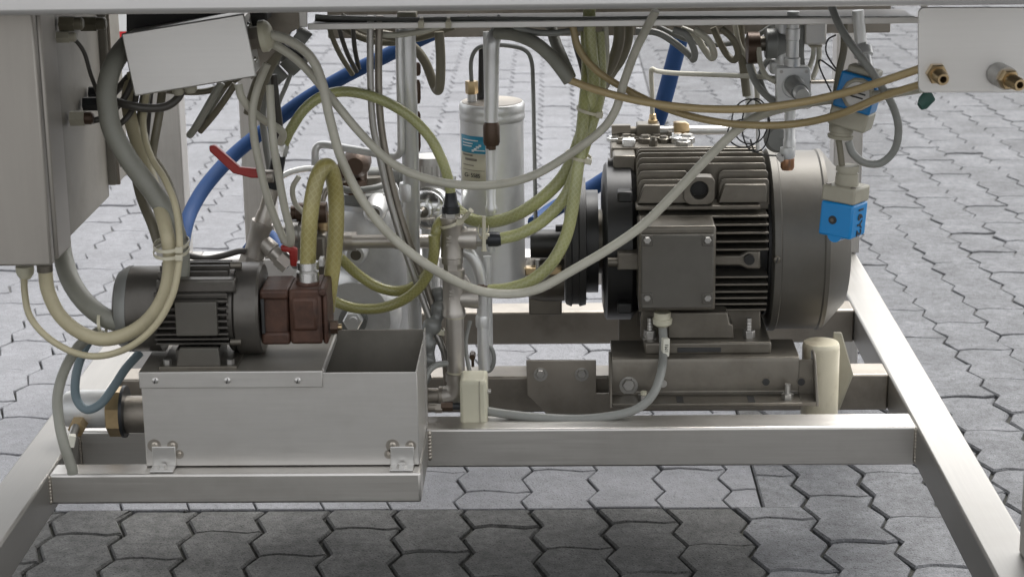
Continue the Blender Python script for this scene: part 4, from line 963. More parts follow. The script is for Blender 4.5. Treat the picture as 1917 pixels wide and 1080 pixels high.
rg = thing('pressure_regulator', 'grey threaded pressure regulator under the wiring tray', 'regulator', P(1445, 120, .2))
Yg = .20
b = MB(); cylh(b, 1432, 1478, 82, Yg, 28, [(0, .9), (.05, 1), (.45, 1), (.5, .9), (.75, .8), (1, .6)]); b.build('bonnet', 'grey_fit', rg)
b = MB(); cylh(b, 1420, 1436, 82, Yg, 14); b.build('neck', 'dark_steel', rg)
b = MB(); cylh(b, 1398, 1422, 90, Yg, 30, [(0, .9), (.05, 1), (.95, 1), (1, .9)], 14); b.build('knob', 'brown_fit', rg)
b = MB(); cylv(b, 1466, 30, 118, Yg, 14, [(0, 1), (.3, 1), (.4, .8), (.6, .8), (.65, 1.1), (1, 1.1)], 12); b.build('body', 'silver_cast', rg)
b = MB(); bxp(b, 1442, 1472, 114, 140, Yg, .04); b.build('base_block', 'silver_cast', rg, bevel=.004)
gb = thing('terminal_cover', 'small plain grey cover box hanging behind the flanged valve', 'box', P(1527, 85, .2))
b = MB(); bxp(b, 1507, 1548, 30, 85, .19, .03); b.build('cover', 'sheet', gb, bevel=.003)
b = MB(); bxp(b, 1515, 1540, 85, 90, .195, .02); b.build('cable_entry', 'beige_plastic', gb, bevel=.002)

# ---------------------------------------------------------------- solenoid connectors
def connector(name, label, px, py, Y, w, yaw, roll, base_on_top, txt=None):
    c = P(px, py, Y); k_ = S(1, c)
    R = Matrix.Rotation(math.radians(roll), 3, 'Y') @ Matrix.Rotation(math.radians(yaw), 3, 'Z')
    t = thing(name, label, 'connector', c-Vector((0, 0, .05)), 'blue solenoid connectors')
    wv = w*k_
    sgn = 1
    def lb(a, b_, nm, m, bev=.003): return MB().box(Vector(c)+Vector(a), Vector(c)+Vector(b_), R, c).build(nm, m, t, bevel=bev)
    return t, c, k_, R, wv, lb
# lower one, 16Y2
t, c, k_, R, wv, lb = connector('solenoid_connector', 'lower solenoid connector with blue body lettered 16Y2', 1580, 392, .02, 64, 0, 0, True)
R = Matrix.Rotation(math.radians(4), 3, 'Y') @ Matrix.Rotation(math.radians(-33), 3, 'Z')
hw = 33*k_
def bx2(a, b_, nm, m, bev=.003): return MB().box(c+Vector(a), c+Vector(b_), R, c).build(nm, m, t, bevel=bev)
bx2((-hw, -hw, -48*k_), (hw, hw, 17*k_), 'blue_body', 'blue_plastic')
bx2((-hw-.0006, -hw-.0006, 17.5*k_), (hw+.0006, hw+.0006, 48*k_), 'grey_cap', 'beige_plastic')
a = c+R @ Vector((0, 0, 46*k_)); MB().lathe(a, a+Vector((.001, 0, 38*k_)), [(0, 22*k_), (.62, 21*k_), (.64, 19*k_), (.72, 19*k_), (.74, 22*k_), (1, 21*k_)], 20).build('gland', 'beige_plastic', t)
for sx, sy in ((-.75, -.75), (.75, -.75)):
    a = c+R @ Vector((sx*hw, sy*hw, 48*k_)); MB().lathe(a-Vector((0, 0, .002)), a+Vector((0, 0, .0012)), [(0, 6*k_), (1, 5*k_)], 12).build('screw', 'dark_steel', t)
a = c+R @ Vector((-6*k_, -hw, -16*k_)); nrm = R @ Vector((0, -1, 0))
MB().lathe(a-nrm*.002, a+nrm*.0012, [(0, 8.5*k_), (1, 8*k_)], 16).build('screw_recess', 'ink', t)
MB().lathe(a-nrm*.002, a+nrm*.0025, [(0, 4*k_), (1, 3.5*k_)], 6).build('screw', 'dark_steel', t)
a = c+R @ Vector((0, 0, -45*k_)); 
MB().lathe(c+R @ Vector((0, -hw*.98, -44*k_)), c+R @ Vector((0, hw*.98, -44*k_)), [(0, 14*k_), (1, 14*k_)], 24).build('rounded_bottom', 'blue_plastic', t)
a = c+R @ Vector((hw+.0008, 0, -17*k_))
Rt = R @ Matrix.Rotation(PI/2, 3, 'Z') @ Matrix.Rotation(PI/2, 3, 'X') @ Matrix.Rotation(-PI/2, 3, 'Z')
text(t, '16Y2', a, .0208, Rt, 'ink', bold=.0003)
# upper one, seen at a slant with a round bezel
t2 = thing('solenoid_connector', 'upper slanted blue solenoid connector with round metal bezel', 'connector', P(1605, 240, .03), 'blue solenoid connectors')
c = P(1606, 178, .03); k_ = S(1, c)
R = Matrix.Rotation(math.radians(14), 3, 'Y') @ Matrix.Rotation(math.radians(-20), 3, 'Z')
def bx3(a, b_, nm, m, bev=.003): return MB().box(c+Vector(a), c+Vector(b_), R, c).build(nm, m, t2, bevel=bev)
bx3((-36*k_, -.026, -28*k_), (36*k_, .03, 40*k_), 'blue_body', 'blue_dark')
bx3((-36.6*k_, -.027, -62*k_), (36.6*k_, .031, -27*k_), 'grey_base', 'beige_plastic')
bx3((-28*k_, -.020, 40*k_), (30*k_, .02, 54*k_), 'grey_cap', 'beige_plastic')
a = c+R @ Vector((6*k_, -.026, 6*k_)); nrm = R @ Vector((0, -1, 0))
MB().lathe(a, a+nrm*.006, [(0, 31*k_), (.6, 31*k_), (1, 28*k_)], 12).build('bezel', 'beige_plastic', t2)
MB().lathe(a+nrm*.005, a+nrm*.0075, [(0, 24*k_), (1, 23*k_)], 24).build('face_disc', 'zinc', t2)
for dz, w_ in ((10, 12), (3, 15), (-5, 12)):
    MB().box(a+Vector((-w_*k_, -.0088, (dz-1.4)*k_)), a+Vector((w_*k_, -.0076, (dz+1.4)*k_)), R, a).build('print_line', 'ink', t2)
a = c+R @ Vector((-14*k_, 0, -60*k_)); b2 = a+Vector((-.002, 0, -28*k_))
MB().lathe(a, b2, [(0, 24*k_), (.55, 23*k_), (.6, 21*k_), (.75, 21*k_), (.78, 25*k_), (1, 23*k_)], 20).build('gland', 'beige_plastic', t2)
a = c+R @ Vector((2*k_, 0, 52*k_)); MB().lathe(a, P(1612, 82, .05), [(0, 12*k_), (.45, 13*k_), (.5, 18*k_), (.8, 18*k_), (.82, 11*k_), (1, 11*k_)], 14).build('stem', 'silver_cast', t2)
b = MB(); lat(b, (1612, 90, .05), (1606, 20, .05), 11); b.build('stem_pipe', 'silver', t2)

# ================================================================== HOSES AND CABLES
BR = 'yellow braided hoses'
hose('blue_hose', 'thick dark blue hose sweeping down from the tray behind the pipes', 'hose', [(850, 45, .44), (790, 72, .44), (720, 106, .45), (640, 146, .46), (560, 194, .47), (500, 240, .48), (440, 288, .46), (390, 342, .42), (360, 390, .38), (345, 435, .34), (338, 500, .30), (345, 560, .28)], 13.5, 'blue_hose')
hose('blue_hose', 'thick blue hose dropping behind the big motor and its black coupling', 'hose', [(1280, 30, .52), (1272, 75, .52), (1258, 130, .53), (1242, 190, .54), (1224, 240, .55), (1180, 300, .56), (1115, 348, .56), (1040, 390, .54), (1000, 420, .5)], 15.5, 'blue_hose')
hose('blue_hose', 'short blue hose end behind the slanted strainer', 'hose', [(462, 470, .30), (480, 450, .30), (505, 440, .28), (522, 470, .24), (530, 500, .22)], 11, 'blue_hose')
hose('braided_hose', 'arched yellow braided hose from strainer to black coned tee', 'hose', [(529, 275, .10), (543, 245, .10), (570, 205, .10), (605, 180, .10), (650, 172, .10), (705, 184, .10), (760, 213, .10), (803, 255, .10), (828, 302, .10), (840, 340, .10), (844, 366, .10)], 10, 'yellow_hose', BR, n=10)
hose('braided_hose', 'thick amber braided hose looping over the rusty pump', 'hose', [(576, 500, YS-.02), (577, 460, YS-.02), (580, 410, YS-.02), (588, 355, YS-.01), (599, 322, YS), (611, 311, YS+.01), (622, 325, YS+.02), (629, 370, YS+.03), (629, 430, YS+.03), (624, 490, YS+.03), (617, 540, YS+.03), (612, 580, YS+.04)], 15.5, 'amber_hose', BR, n=10)
# the yellow bundle coming down in front of the motor
hose('braided_hose', 'yellow braided hose of the bundle curving furthest behind the tee column', 'hose', [(1103, 15, .13), (1104, 60, .13), (1108, 110, .13), (1112, 150, .13), (1104, 200, .13), (1086, 258, .13), (1062, 318, .13), (1025, 362, .13), (975, 398, .14), (925, 415, .16), (885, 412, .17), (862, 398, .17), (848, 385, .165)], 12, 'yellow_hose', BR, n=10)
hose('braided_hose', 'yellow braided hose of the bundle ending at the upper tee branch', 'hose', [(1120, 60, .155), (1124, 120, .15), (1122, 180, .14), (1105, 240, .12), (1082, 310, .115), (1058, 368, .11), (1018, 412, .10), (975, 437, .10), (932, 448, .10)], 11.5, 'yellow_hose', BR, n=10)
hose('braided_hose', 'yellow braided hose of the bundle ending at the lower tee branch', 'hose', [(1098, 60, .17), (1100, 130, .16), (1094, 200, .125), (1087, 270, .105), (1078, 340, .09), (1070, 400, .085), (1056, 452, .085), (1028, 498, .085), (990, 528, .09), (950, 541, .095), (915, 544, .10)], 12, 'yellow_hose', BR, n=10)
hose('braided_hose', 'olive braided hose sagging from the tee column, upper of the two', 'hose', [(868, 402, .15), (846, 402, .13), (824, 416, .10), (815, 440, .09), (813, 475, .10), (803, 508, .11), (778, 534, .12), (745, 545, .13), (705, 536, .13), (668, 512, .13), (636, 482, .12)], 10, 'olive_hose', BR, n=10)
hose('braided_hose', 'olive braided hose sagging from the tee column, lower of the two', 'hose', [(812, 440, .075), (812, 475, .075), (804, 508, .08), (783, 540, .085), (750, 564, .09), (710, 577, .09), (668, 577, .09), (636, 568, .09), (610, 556, .08)], 10, 'olive_hose', BR, n=10)
# pale cables
hose('pale_cable', 'long pale cable swooping from junction box across the big motor to the right plate', 'cable', [(480, 66, -.01), (505, 66, -.015), (545, 78, -.02), (582, 108, -.02), (603, 155, -.02), (617, 220, -.02), (640, 300, -.02), (678, 374, -.02), (728, 438, -.02), (788, 488, -.01), (850, 525, .02), (905, 546, .04), (960, 550, .05), (1010, 540, .05), (1070, 507, .05), (1140, 466, .06), (1205, 420, .07), (1265, 360, .07), (1325, 296, .07), (1385, 240, .07), (1440, 210, .06), (1530, 190, .05), (1630, 180, .0), (1725, 166, -.06)], 8.7, 'white_cable', n=9)
hose('pale_cable', 'thinner pale cable sagging past the filter and rising to the tray', 'cable', [(482, 76, 0), (505, 80, 0), (560, 116, 0), (615, 178, .0), (675, 250, .0), (735, 306, .01), (800, 335, .03), (870, 347, .05), (935, 345, .07), (1000, 328, .08), (1065, 290, .08), (1125, 245, .08), (1153, 205, .08), (1168, 155, .08), (1190, 95, .07), (1210, 55, .06), (1228, 20, .05)], 8, 'white_cable', n=9)
hose('tan_hose', 'upper tan hose running from the connection plate to a grey conduit end', 'hose', [(1725, 128, -.11), (1660, 150, -.08), (1590, 172, -.04), (1500, 192, .0), (1400, 204, .02), (1300, 203, .04), (1200, 190, .06), (1120, 170, .08), (1060, 148, .10)], 7.5, 'tan_hose')
hose('tan_hose', 'lower ochre hose running from the connection plate up into the tray', 'hose', [(1725, 158, -.11), (1650, 182, -.07), (1575, 213, -.03), (1500, 231, .01), (1420, 235, .03), (1340, 228, .05), (1260, 208, .08), (1180, 172, .10), (1120, 135, .11), (1085, 95, .11), (1072, 50, .11)], 7, 'ochre_hose')
# left bundle
hose('grey_conduit', 'thick grey conduit looping from behind the junction box under the cabinet', 'conduit', [(400, 18, .14), (345, 30, .10), (285, 50, .06), (243, 80, .02), (213, 120, -.02), (200, 165, -.04), (202, 205, -.05), (212, 248, -.06), (243, 302, -.07), (285, 358, -.08), (318, 410, -.09), (334, 460, -.09), (336, 515, -.09), (322, 562, -.10), (290, 592, -.10), (245, 604, -.10), (200, 596, -.10), (160, 566, -.08), (132, 525, -.05), (118, 480, -.02), (112, 440, 0)], 19, 'grey_hose', n=9, seg=20)
hose('cream_hose', 'thick cream hose hanging in a loop from the cabinet bottom', 'hose', [(84, 500, -.14), (90, 545, -.14), (112, 590, -.14), (150, 622, -.14), (195, 635, -.14), (245, 622, -.14), (285, 590, -.14), (310, 545, -.14), (318, 495, -.135), (314, 445, -.13), (300, 392, -.09), (282, 335, -.03), (262, 280, .0), (246, 230, .02), (240, 185, .03), (250, 140, .05)], 13.5, 'cream_hose', n=9, seg=18)
hose('cream_cable', 'thin cream cable hanging lowest in a loop under the cabinet', 'cable', [(46, 510, -.12), (46, 545, -.13), (56, 592, -.14), (90, 632, -.15), (140, 660, -.16), (190, 666, -.165), (245, 648, -.17), (292, 608, -.17), (322, 555, -.165), (334, 500, -.155), (336, 445, -.14), (328, 385, -.12), (308, 335, -.09), (286, 300, -.06), (272, 262, -.03), (268, 220, 0), (275, 170, .02)], 6.5, 'cream_hose', n=9)
hose('olive_conduit', 'dark olive conduit hanging behind the thick grey conduit', 'conduit', [(275, 165, .03), (266, 215, .03), (257, 270, .02), (255, 320, .0), (265, 370, -.02), (285, 420, -.05), (298, 460, -.06)], 10, 'olive_cable')
hose('olive_cable', 'straight olive cable dropping from the junction box', 'cable', [(304, 170, .03), (298, 215, .03), (290, 260, .02), (284, 300, .0), (280, 330, -.02)], 8, 'olive_cable')
hose('dark_cable', 'dark cable bending sideways out of the junction box bottom', 'cable', [(342, 165, .02), (332, 185, .01), (310, 200, .0), (275, 203, -.01), (240, 197, -.01), (215, 190, .0)], 8, 'dark_cable')
hose('dark_cable', 'thin dark cable curling in below the junction box corner', 'cable', [(256, 172, .02), (252, 195, .01), (242, 215, .0), (228, 230, -.01), (218, 236, -.02)], 5.5, 'dark_cable')
hose('dark_cable', 'dark cable from cabinet gland rising to the junction box end', 'cable', [(165, 228, -.01), (190, 222, .0), (215, 205, .01), (238, 175, .02), (252, 140, .03)], 6, 'dark_cable')
hose('dark_cable', 'dark cable from upper cabinet gland to the junction box end', 'cable', [(172, 196, .07), (195, 190, .06), (220, 168, .05), (240, 145, .04)], 7, 'dark_cable')
hose('dark_cable', 'thin black cable arching down the cabinet side', 'cable', [(118, 62, -.05), (140, 75, -.04), (158, 100, -.03), (170, 140, -.02), (185, 180, .0)], 4, 'dark_cable')
hose('conduit_pair', 'pale conduit slanting down below the junction box corner', 'conduit', [(415, 155, .05), (400, 180, .05), (380, 215, .06), (362, 245, .07), (356, 252, .08), (372, 232, .10), (395, 200, .11), (425, 155, .12)], 7, 'grey_hose')
hose('cream_cable', 'cream cable curling from junction box bottom past the grey post', 'cable', [(446, 158, .03), (452, 182, .03), (470, 206, .04), (495, 226, .05), (520, 240, .06), (530, 252, .07), (524, 268, .08)], 7.5, 'white_cable')
hose('white_tube', 'white translucent tube loop hanging beside the slanted strainer', 'tube', [(500, 120, .03), (482, 165, .03), (473, 210, .03), (476, 260, .03), (486, 310, .03), (498, 360, .03), (515, 410, .03), (532, 448, .03), (544, 456, .025), (543, 430, .02), (532, 385, .02), (522, 330, .02), (512, 270, .02), (508, 215, .03), (505, 160, .04)], 7.5, 'white_cable', n=8)
hose('olive_conduit', 'olive conduit behind the white tube loop beside the grey post', 'conduit', [(520, 90, .10), (498, 130, .10), (480, 175, .10), (470, 215, .10)], 15, 'olive_cable')
hose('dark_cable', 'dark cable hanging down in front of the grey post', 'cable', [(512, 140, .12), (516, 180, .12), (522, 225, .12), (524, 262, .12)], 7, 'dark_cable')
# twin pipes
hose('thin_pipe', 'thin dark pipe of the twin pair beside the riser, front one', 'pipe', [(694, 30, .11), (693, 80, .11), (694, 170, .11), (699, 240, .11), (712, 300, .11), (728, 370, .11), (752, 450, .11), (782, 535, .11), (806, 600, .11), (828, 650, .11), (842, 690, .12)], 6.5, 'zinc', 'twin thin pipes')
hose('thin_pipe', 'thin dark pipe of the twin pair beside the riser, rear one', 'pipe', [(711, 30, .12), (709, 80, .12), (709, 170, .12), (714, 240, .12), (726, 310, .12), (745, 390, .12), (768, 460, .12), (796, 530, .12), (818, 600, .12), (832, 660, .12), (838, 730, .13)], 7, 'dull_steel', 'twin thin pipes')
hose('grey_cable', 'grey cable curving from probe up around the elbow', 'cable', [(794, 715, .03), (800, 698, .04), (815, 684, .06), (835, 680, .08)], 6, 'grey_cable')
hose('brown_tube', 'beige tube hooked in a narrow loop beside the riser', 'tube', [(690, 62, .22), (730, 68, .22), (768, 84, .22), (795, 115, .22), (812, 158, .22), (820, 170, .21), (824, 155, .20), (825, 110, .20), (822, 60, .20)], 9, 'olive_cable')
hose('thin_tube', 'thin olive tube slanting down from the tray, left of its pair', 'tube', [(614, 40, .18), (622, 70, .18), (638, 105, .2), (660, 140, .22)], 5, 'olive_cable')
hose('thin_tube', 'thin brown tube slanting down from the tray, right of its pair', 'tube', [(632, 40, .2), (640, 72, .2), (652, 105, .22), (668, 135, .24)], 4.5, 'dark_cable')
hose('grey_conduit', 'grey conduit arching out of the tray to the tan hose', 'conduit', [(930, 62, .16), (965, 66, .14), (1000, 80, .12), (1030, 105, .11), (1052, 132, .10), (1066, 152, .10)], 12.5, 'grey_hose')
hose('grey_conduit', 'short grey conduit meeting the arched conduit end', 'conduit', [(1030, 45, .2), (1040, 80, .18), (1055, 115, .15), (1068, 145, .13)], 11, 'grey_hose')
hose('dark_conduit', 'dark olive conduit joining the yellow bundle from the tray', 'conduit', [(1160, 30, .2), (1158, 80, .2), (1145, 120, .19), (1130, 145, .18), (1125, 175, .17)], 11, 'olive_cable')
hose('dark_conduit', 'second olive conduit bowing right of the yellow bundle', 'conduit', [(1178, 40, .24), (1177, 75, .24), (1165, 110, .23), (1148, 135, .22), (1130, 165, .2)], 8, 'olive_cable')
for i, pts in enumerate(([(1190, 58, .2), (1230, 62, .2), (1262, 80, .2), (1290, 103, .2), (1298, 112, .19), (1300, 96, .18), (1285, 66, .17), (1260, 56, .17)],
                         [(1275, 54, .2), (1300, 66, .2), (1318, 92, .2), (1332, 109, .19), (1337, 100, .18), (1325, 75, .17), (1300, 56, .17)],
                         [(1335, 52, .2), (1345, 75, .2), (1360, 102, .2), (1374, 113, .19), (1382, 100, .18), (1372, 74, .17), (1350, 54, .17)])):
    hose('looped_cable', ('grey cable looped below the tray beside the blue hose', 'pale cable loop below the tray, middle of three', 'brownish cable loop below the tray beside the regulator')[i], 'cable', pts, 6.5, ('grey_cable', 'white_cable', 'olive_cable')[i], 'cable loops below the tray')
hose('white_tube', 'thin white tube bent over the hydraulic tee toward the flanged valve', 'tube', [(1221, 215, Yh+.018), (1221, 180, Yh+.01), (1219, 140, Yh), (1221, 130, Yh-.005), (1232, 134, Yh-.01), (1270, 138, .36), (1350, 141, .28), (1420, 144, .2), (1456, 148, .16)], 4.5, 'white_cable')
hose('olive_pipe', 'straight olive tube running down beside the regulator knob', 'pipe', [(1384, 30, .24), (1388, 90, .24), (1392, 130, .24), (1398, 180, .24)], 8, 'olive_cable')
hose('white_pipe', 'bright silver pipe dropping beside the coiled black wires', 'pipe', [(1390, 110, .30), (1402, 160, .30), (1405, 200, .30), (1398, 225, .31), (1380, 240, .33)], 10, 'silver')
hose('thin_rod', 'thin silver rod standing behind the coiled black wires', 'rod', [(1419, 190, .32), (1419, 240, .32), (1419, 300, .32)], 4, 'silver')
hose('white_tube', 'pale tube curving from the regulator to the flanged valve', 'tube', [(1420, 90, .18), (1424, 120, .17), (1434, 142, .16), (1452, 154, .15)], 5, 'white_cable')
hose('dark_tube', 'dark tube slanting from the regulator down to the flanged valve', 'tube', [(1402, 120, .2), (1412, 150, .19), (1430, 175, .17), (1458, 198, .15)], 6.5, 'grey_cable')
hose('white_tube', 'left white tube hanging from the plain cover box', 'tube', [(1523, 86, .2), (1522, 105, .2), (1516, 125, .19), (1510, 140, .18)], 4.5, 'white_cable', 'white tubes below the cover box')
hose('white_tube', 'right white tube hanging from the plain cover box', 'tube', [(1533, 86, .2), (1533, 110, .2), (1528, 130, .19), (1520, 150, .18)], 5, 'white_cable', 'white tubes below the cover box')
hose('grey_cable', 'thick grey cable looping around the upper blue connector', 'cable', [(1556, 10, .03), (1572, 50, .01), (1598, 90, -.01), (1625, 125, -.02), (1652, 165, -.02), (1672, 200, -.01), (1682, 240, .0), (1675, 280, .01), (1650, 305, .02), (1620, 305, .025), (1597, 288, .028), (1588, 265, .03)], 7.5, 'grey_cable', n=9)
hose('olive_cable', 'straight olive cable into the gland of the 16Y2 connector', 'cable', [(1570, 262, .03), (1574, 290, .025), (1577, 318, .02)], 6, 'olive_cable')
hose('dark_tube', 'dark tube running down behind the upper blue connector', 'tube', [(1580, 40, .10), (1580, 90, .10), (1572, 130, .10), (1565, 180, .11), (1562, 225, .12)], 7, 'olive_cable')
for i, (cx, cy, rx, ry, ph) in enumerate(((1404, 228, 34, 42, .3), (1415, 235, 26, 50, 1.1), (1392, 250, 30, 26, 2.0))):
    pts = [P(cx+rx*math.cos(ph+a*.42), cy+ry*math.sin(ph+a*.42), .10+.004*a/4) for a in range(17)]
    o = MB().tube(cr(pts, 3), .0011, 6).build('coiled_wire', 'wire'); tag(o, ('thin black wire coil, largest ring behind the tan hoses', 'thin black wire coil, tallest ring behind the tan hoses', 'thin black wire coil, lowest ring above the motor')[i], 'wire', 'coiled black wires')
hose('thin_wire', 'thin black wire looping between flanged valve and upper blue connector', 'wire', [(1565, 66, .12), (1550, 75, .12), (1546, 95, .12), (1555, 115, .12), (1572, 138, .10)], 1.6, 'wire')
hose('thin_wire', 'thin black wire hooked above the link rod', 'wire', [(1570, 138, .11), (1550, 122, .12), (1536, 113, .12), (1533, 120, .12), (1540, 140, .12), (1556, 172, .12)], 1.6, 'wire')
hose('thin_wire', 'thin black wire trailing down to the fan cover screws', 'wire', [(1405, 262, .12), (1412, 282, .14), (1430, 290, .18), (1455, 292, .2)], 1.6, 'wire')
hose('motor_cable', 'grey motor cable curving from the terminal box gland along the beam', 'cable', [(1240, 600, YT+.03), (1242, 650, YT+.02), (1238, 695, .09), (1222, 738, .06), (1190, 766, .045), (1140, 779, .04), (1080, 784, .04), (1010, 781, .04), (950, 775, .045), (905, 768, .05)], 8.5, 'grey_cable', n=9)
hose('grey_hose', 'grey hose drooping over the low beam\'s left end', 'hose', [(185, 620, -.08), (150, 645, -.10), (122, 690, -.13), (108, 740, -.16), (111, 790, -.19), (121, 835, -.21), (134, 874, -.215), (136, 886, -.215)], 10, 'grey_hose', n=9)
hose('pale_blue_hose', 'pale grey blue hose looping down onto the drain fitting', 'hose', [(175, 625, -.05), (155, 660, -.07), (142, 705, -.085), (143, 745, -.09), (162, 766, -.095), (188, 756, -.09), (212, 725, -.07), (235, 690, -.05), (262, 660, -.03)], 8.5, 'blue_pale', n=9)
for i, (y, r) in enumerate(((28, 4), (33, 5), (30, 3.5))):
    hose('tray_cable', ('cable lying in the wiring tray, lowest of three', 'thick cable lying in the wiring tray, middle one', 'cable lying in the wiring tray, rearmost')[i], 'cable', [(590, y+3, .09+.03*i), (640, y+6, .09+.03*i), (760, y+9, .09+.03*i), (900, y+7, .09+.03*i), (1060, y+8, .09+.03*i), (1250, y+6, .09+.03*i), (1450, y+6, .09+.03*i), (1600, y+7, .09+.03*i), (1712, y+6, .09+.03*i)], r, ('grey_cable', 'dark_cable', 'olive_cable')[i], 'cables in the tray')

for nm, lb, pts, r, mt in (
    ('tray_cable', 'pale cable dipping below the tray beside the riser', [(640, 30, .13), (680, 55, .13), (725, 66, .13), (775, 62, .13), (830, 48, .13), (880, 34, .13)], 5.5, 'white_cable'),
    ('tray_cable', 'grey cable dipping below the tray between filter and yellow bundle', [(930, 32, .13), (970, 52, .13), (1010, 62, .13), (1060, 60, .13), (1110, 44, .13)], 6, 'grey_cable'),
    ('dark_cable', 'dark cable dropping from tray behind the yellow bundle', [(1070, 30, .22), (1078, 80, .22), (1092, 130, .22), (1098, 180, .22), (1090, 240, .2)], 7, 'dark_cable'),
    ('dark_cable', 'dark thin cable hanging beside the thin tubes under the tray', [(660, 40, .24), (664, 90, .24), (672, 130, .25)], 4.5, 'dark_cable'),
    ('grey_cable', 'grey cable slanting beneath the regulator to the flanged valve', [(1440, 110, .22), (1428, 128, .21), (1424, 150, .2), (1436, 178, .18), (1458, 190, .16)], 5.5, 'grey_cable'),
    ('white_tube', 'pale tube dropping from the tray behind the regulator knob', [(1376, 46, .22), (1384, 84, .23), (1406, 120, .24), (1416, 160, .25), (1418, 195, .27)], 5, 'white_cable'),
    ('grey_cable', 'grey cable rising from the link rod to the tray beside the cover box', [(1503, 130, .2), (1500, 100, .2), (1502, 60, .2), (1506, 30, .2)], 5.5, 'grey_cable'),
    ('olive_cable', 'olive cable slung behind the junction box to the gusset plate', [(250, 150, .09), (300, 168, .10), (380, 172, .11), (440, 150, .12), (500, 100, .13), (540, 50, .13)], 6, 'olive_cable'),
    ('pale_tube', 'pale tube curling round the amber hose to the red valve', [(560, 330, .08), (548, 352, .08), (552, 380, .09), (570, 400, .10), (590, 420, .11)], 5, 'white_cable'),
    ('thin_pipe', 'thin silver pipe running beside the cast vessel to the gauge', [(738, 345, .25), (752, 372, .24), (772, 392, .23), (790, 398, .225)], 4.5, 'silver'),
    ('thin_pipe', 'thin silver pipe rising behind the tee column', [(812, 560, .2), (810, 500, .2), (814, 440, .2), (826, 400, .21), (842, 372, .22), (850, 330, .23)], 4.5, 'silver'),
    ('grey_cable', 'grey cable hanging from the drain pipe down to the beam', [(880, 600, .13), (872, 640, .12), (876, 680, .11), (884, 712, .10)], 4, 'grey_cable'),
    ('dark_cable', 'dark cable dropping from the junction box behind the cream hose', [(282, 160, .06), (276, 220, .07), (272, 290, .07), (284, 350, .06), (304, 410, .03), (312, 450, .0)], 7, 'dark_cable'),
    ('brown_cable', 'brown cable crossing the olive cables above the cream hose bundle', [(270, 250, .05), (280, 280, .04), (300, 312, .02), (320, 350, .0), (332, 392, -.04), (340, 440, -.08)], 6.5, 'olive_cable'),
    ('pale_conduit', 'second pale conduit of the slanting pair below the junction box', [(440, 158, .09), (420, 188, .09), (398, 218, .10), (374, 246, .11)], 6.5, 'olive_cable'),
    ('grey_cable', 'grey cable dropping past the angled plug toward the strainer', [(545, 40, .18), (528, 90, .18), (505, 150, .18), (492, 210, .18), (498, 270, .17), (508, 330, .15)], 7, 'grey_cable'),
    ('grey_cable', 'thin grey cable swinging from the gusset to the union nut', [(560, 45, .2), (556, 100, .2), (540, 150, .19), (520, 200, .17), (514, 250, .14), (522, 285, .12)], 4.5, 'grey_cable'),
    ('dark_cable', 'dark cable running behind the small motor up to the strainer', [(350, 478, .06), (385, 484, .07), (420, 478, .08), (452, 470, .09), (470, 478, .10)], 6, 'dark_cable'),
    ('thin_pipe', 'thin dark pipe rising behind the amber hose loop', [(606, 470, .2), (602, 420, .2), (606, 370, .21), (622, 345, .22), (645, 338, .24)], 5, 'dull_steel'),
    ('grey_tube', 'grey tube bending under the brown elbow to the lid port', [(600, 360, .22), (630, 352, .22), (660, 356, .21), (700, 352, .22), (735, 340, .25)], 6, 'grey_cable'),
    ('olive_cable', 'olive cable hanging in a shallow bow behind the riser', [(640, 50, .26), (680, 72, .26), (730, 80, .26), (790, 70, .26), (850, 50, .26)], 7, 'olive_cable'),
    ('pale_tube', 'pale tube strand squeezed into the yellow bundle', [(1132, 40, .16), (1135, 100, .16), (1126, 160, .155), (1112, 215, .14), (1096, 270, .13), (1084, 320, .12)], 6, 'white_cable'),
    ('grey_cable', 'grey cable bowing beneath the tray behind the hanging loops', [(1230, 50, .24), (1290, 76, .24), (1350, 84, .24), (1410, 70, .24), (1450, 46, .24)], 5, 'grey_cable'),
    ):
    hose(nm, lb, nm.split('_')[1], pts, r, mt)
# ---------------------------------------------------------------- cable ties and tags
def tie(label, px, py, Y, rx, ry, rot, tail=None, w=.0022):
    c = P(px, py, Y); k_ = S(1, c)
    t = thing('cable_tie', label, 'cable tie', c, 'cream cable ties')
    Rm = Matrix.Rotation(math.radians(rot), 3, 'Y'); b = MB(); n = 20; vs_ = []; fs_ = []
    for i in range(n):
        a = 2*PI*i/n
        for dr_, dz in ((0, -w), (0, w), (.0012, w), (.0012, -w)):
            vs_.append(c+Rm @ Vector(((rx*k_+dr_)*math.cos(a), (ry+dr_)*math.sin(a), dz)))
    for i in range(n):
        j = (i+1) % n
        for q in range(4): fs_.append((i*4+q, j*4+q, j*4+(q+1) % 4, i*4+(q+1) % 4))
    b.add(vs_, fs_); b.build('band', 'tie', t)
    h = c+Rm @ Vector((rx*k_*.75, -ry*.8, 0)); MB().box(h-Vector((.005, .004, .004)), h+Vector((.005, .002, .004)), Rm).build('lock_head', 'tie', t, bevel=.001)
    if tail:
        a = P(*tail[0]); e = P(*tail[1]); d = (e-a).normalized(); MB().lathe(a, e, [(0, .003), (.9, .003), (1, .0045)], 8).build('tail', 'tie', t)
    return t
tie('cream cable tie around the cream hose bundle, upper', 321, 456, -.12, 31, .045, 0)
tie('cream cable tie around the cream hose bundle, lower with lock', 321, 469, -.12, 31, .045, 2)
tie('cream cable tie on the grey conduit\'s lower bend', 192, 604, -.10, 20, .022, 82)
tie('cream cable tie on the yellow hose bundle above the pale cable', 1104, 207, .132, 24, .026, 14, None)
tie('cream cable tie on the yellow hose bundle below the pale cable', 1083, 292, .118, 24, .03, 14, None)
tie('cream cable tie hanging round the olive hoses by the filter', 905, 430, .135, 9, .05, 0, ((906, 405, .06), (906, 470, .06)))
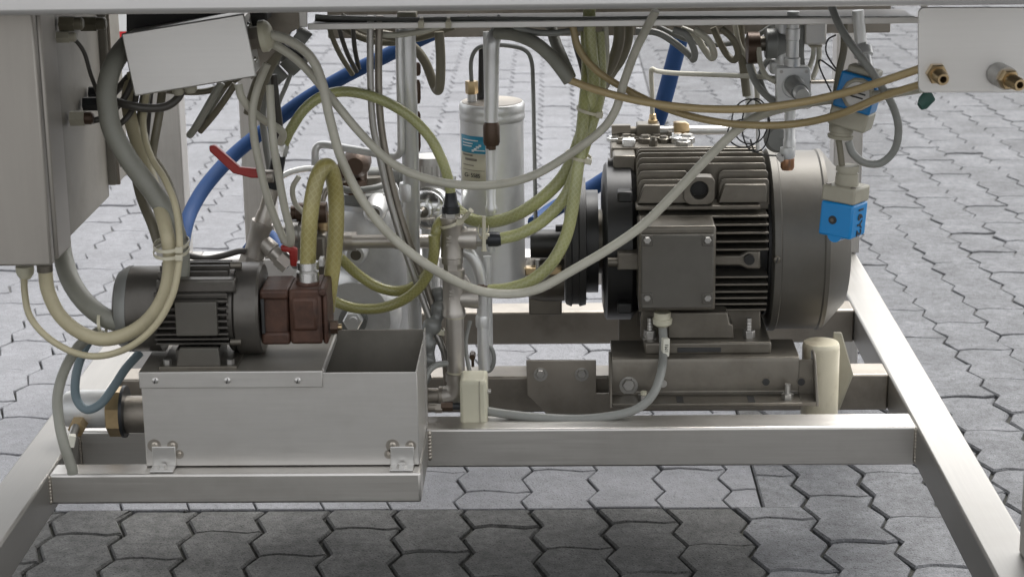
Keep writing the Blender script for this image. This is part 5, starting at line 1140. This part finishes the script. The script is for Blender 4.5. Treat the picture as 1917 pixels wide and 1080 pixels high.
tie('cream cable tie with long tail wrapped round the upper tee', 846, 415, YT2, 24, .027, -20, ((866, 412, .07), (882, 394, .06)))
tie('cream cable tie joining the twin thin pipes, upper', 740, 448, .115, 14, .012, 18)
tie('cream cable tie joining the twin thin pipes beside the nipple pipe', 815, 617, .115, 16, .012, 10)
tie('cream cable tie on the wiring tray beside the riser', 789, 40, .062, 6, .012, 90)
tie('cream cable tie on the wiring tray between riser and filter', 840, 40, .062, 6, .012, 90)
def wtag(label, px, py, Y, w_, h_, rot, s=None):
    c = P(px, py, Y); k_ = S(1, c); t = thing('cable_tag', label, 'cable tag', c-Vector((0, 0, h_*k_/2)))
    R = Matrix.Rotation(math.radians(rot), 3, 'Y') @ Matrix.Rotation(math.radians(18), 3, 'Z')
    MB().box(c-Vector((w_*k_/2, .004, h_*k_/2)), c+Vector((w_*k_/2, .006, h_*k_/2)), R, c).build('tag_plate', 'tag_white', t, bevel=.001)
    if s: text(t, s, c+R @ Vector((0, -.0046, 0)), .008, R @ Matrix.Rotation(PI/2, 3, 'X') @ Matrix.Rotation(PI/2, 3, 'Z'), 'ink')
wtag('white tag marked 1M1 on the motor cable', 1246, 650, YT+.004, 13, 35, 2, '1M1')
wtag('white tag on the drain fitting\'s sensor lead', 134, 825, YD-.075, 13, 24, 14)
# sign far behind
sg = thing('warning_board', 'white and red sign board standing far behind the cabinet', 'sign', Vector((P(20, 60, 2.2).x, 2.2, 0)))
a, e = P(-40, 60, 2.2), P(265, 60, 2.2)
MB().box((a.x, 2.2, P(160, 60, 2.2).z), (e.x, 2.215, P(160, -40, 2.2).z)).build('white_panel', 'white_sign', sg)
MB().box((a.x, 2.199, P(160, 95, 2.2).z), (e.x, 2.216, P(160, 60, 2.2).z-.0005)).build('red_panel', 'red_sign', sg)
pm = P(20, 60, 2.2).x
MB().box((pm-.025, 2.217, .02), (pm+.025, 2.24, P(160, -30, 2.2).z)).build('post', 'zinc', sg)
MB().box((pm-.2, 2.1, 0), (pm+.04, 2.35, .025)).build('foot', 'dark_steel', sg, bevel=.005)
for o in list(bpy.data.objects):
    if 'base' in o: del o['base']
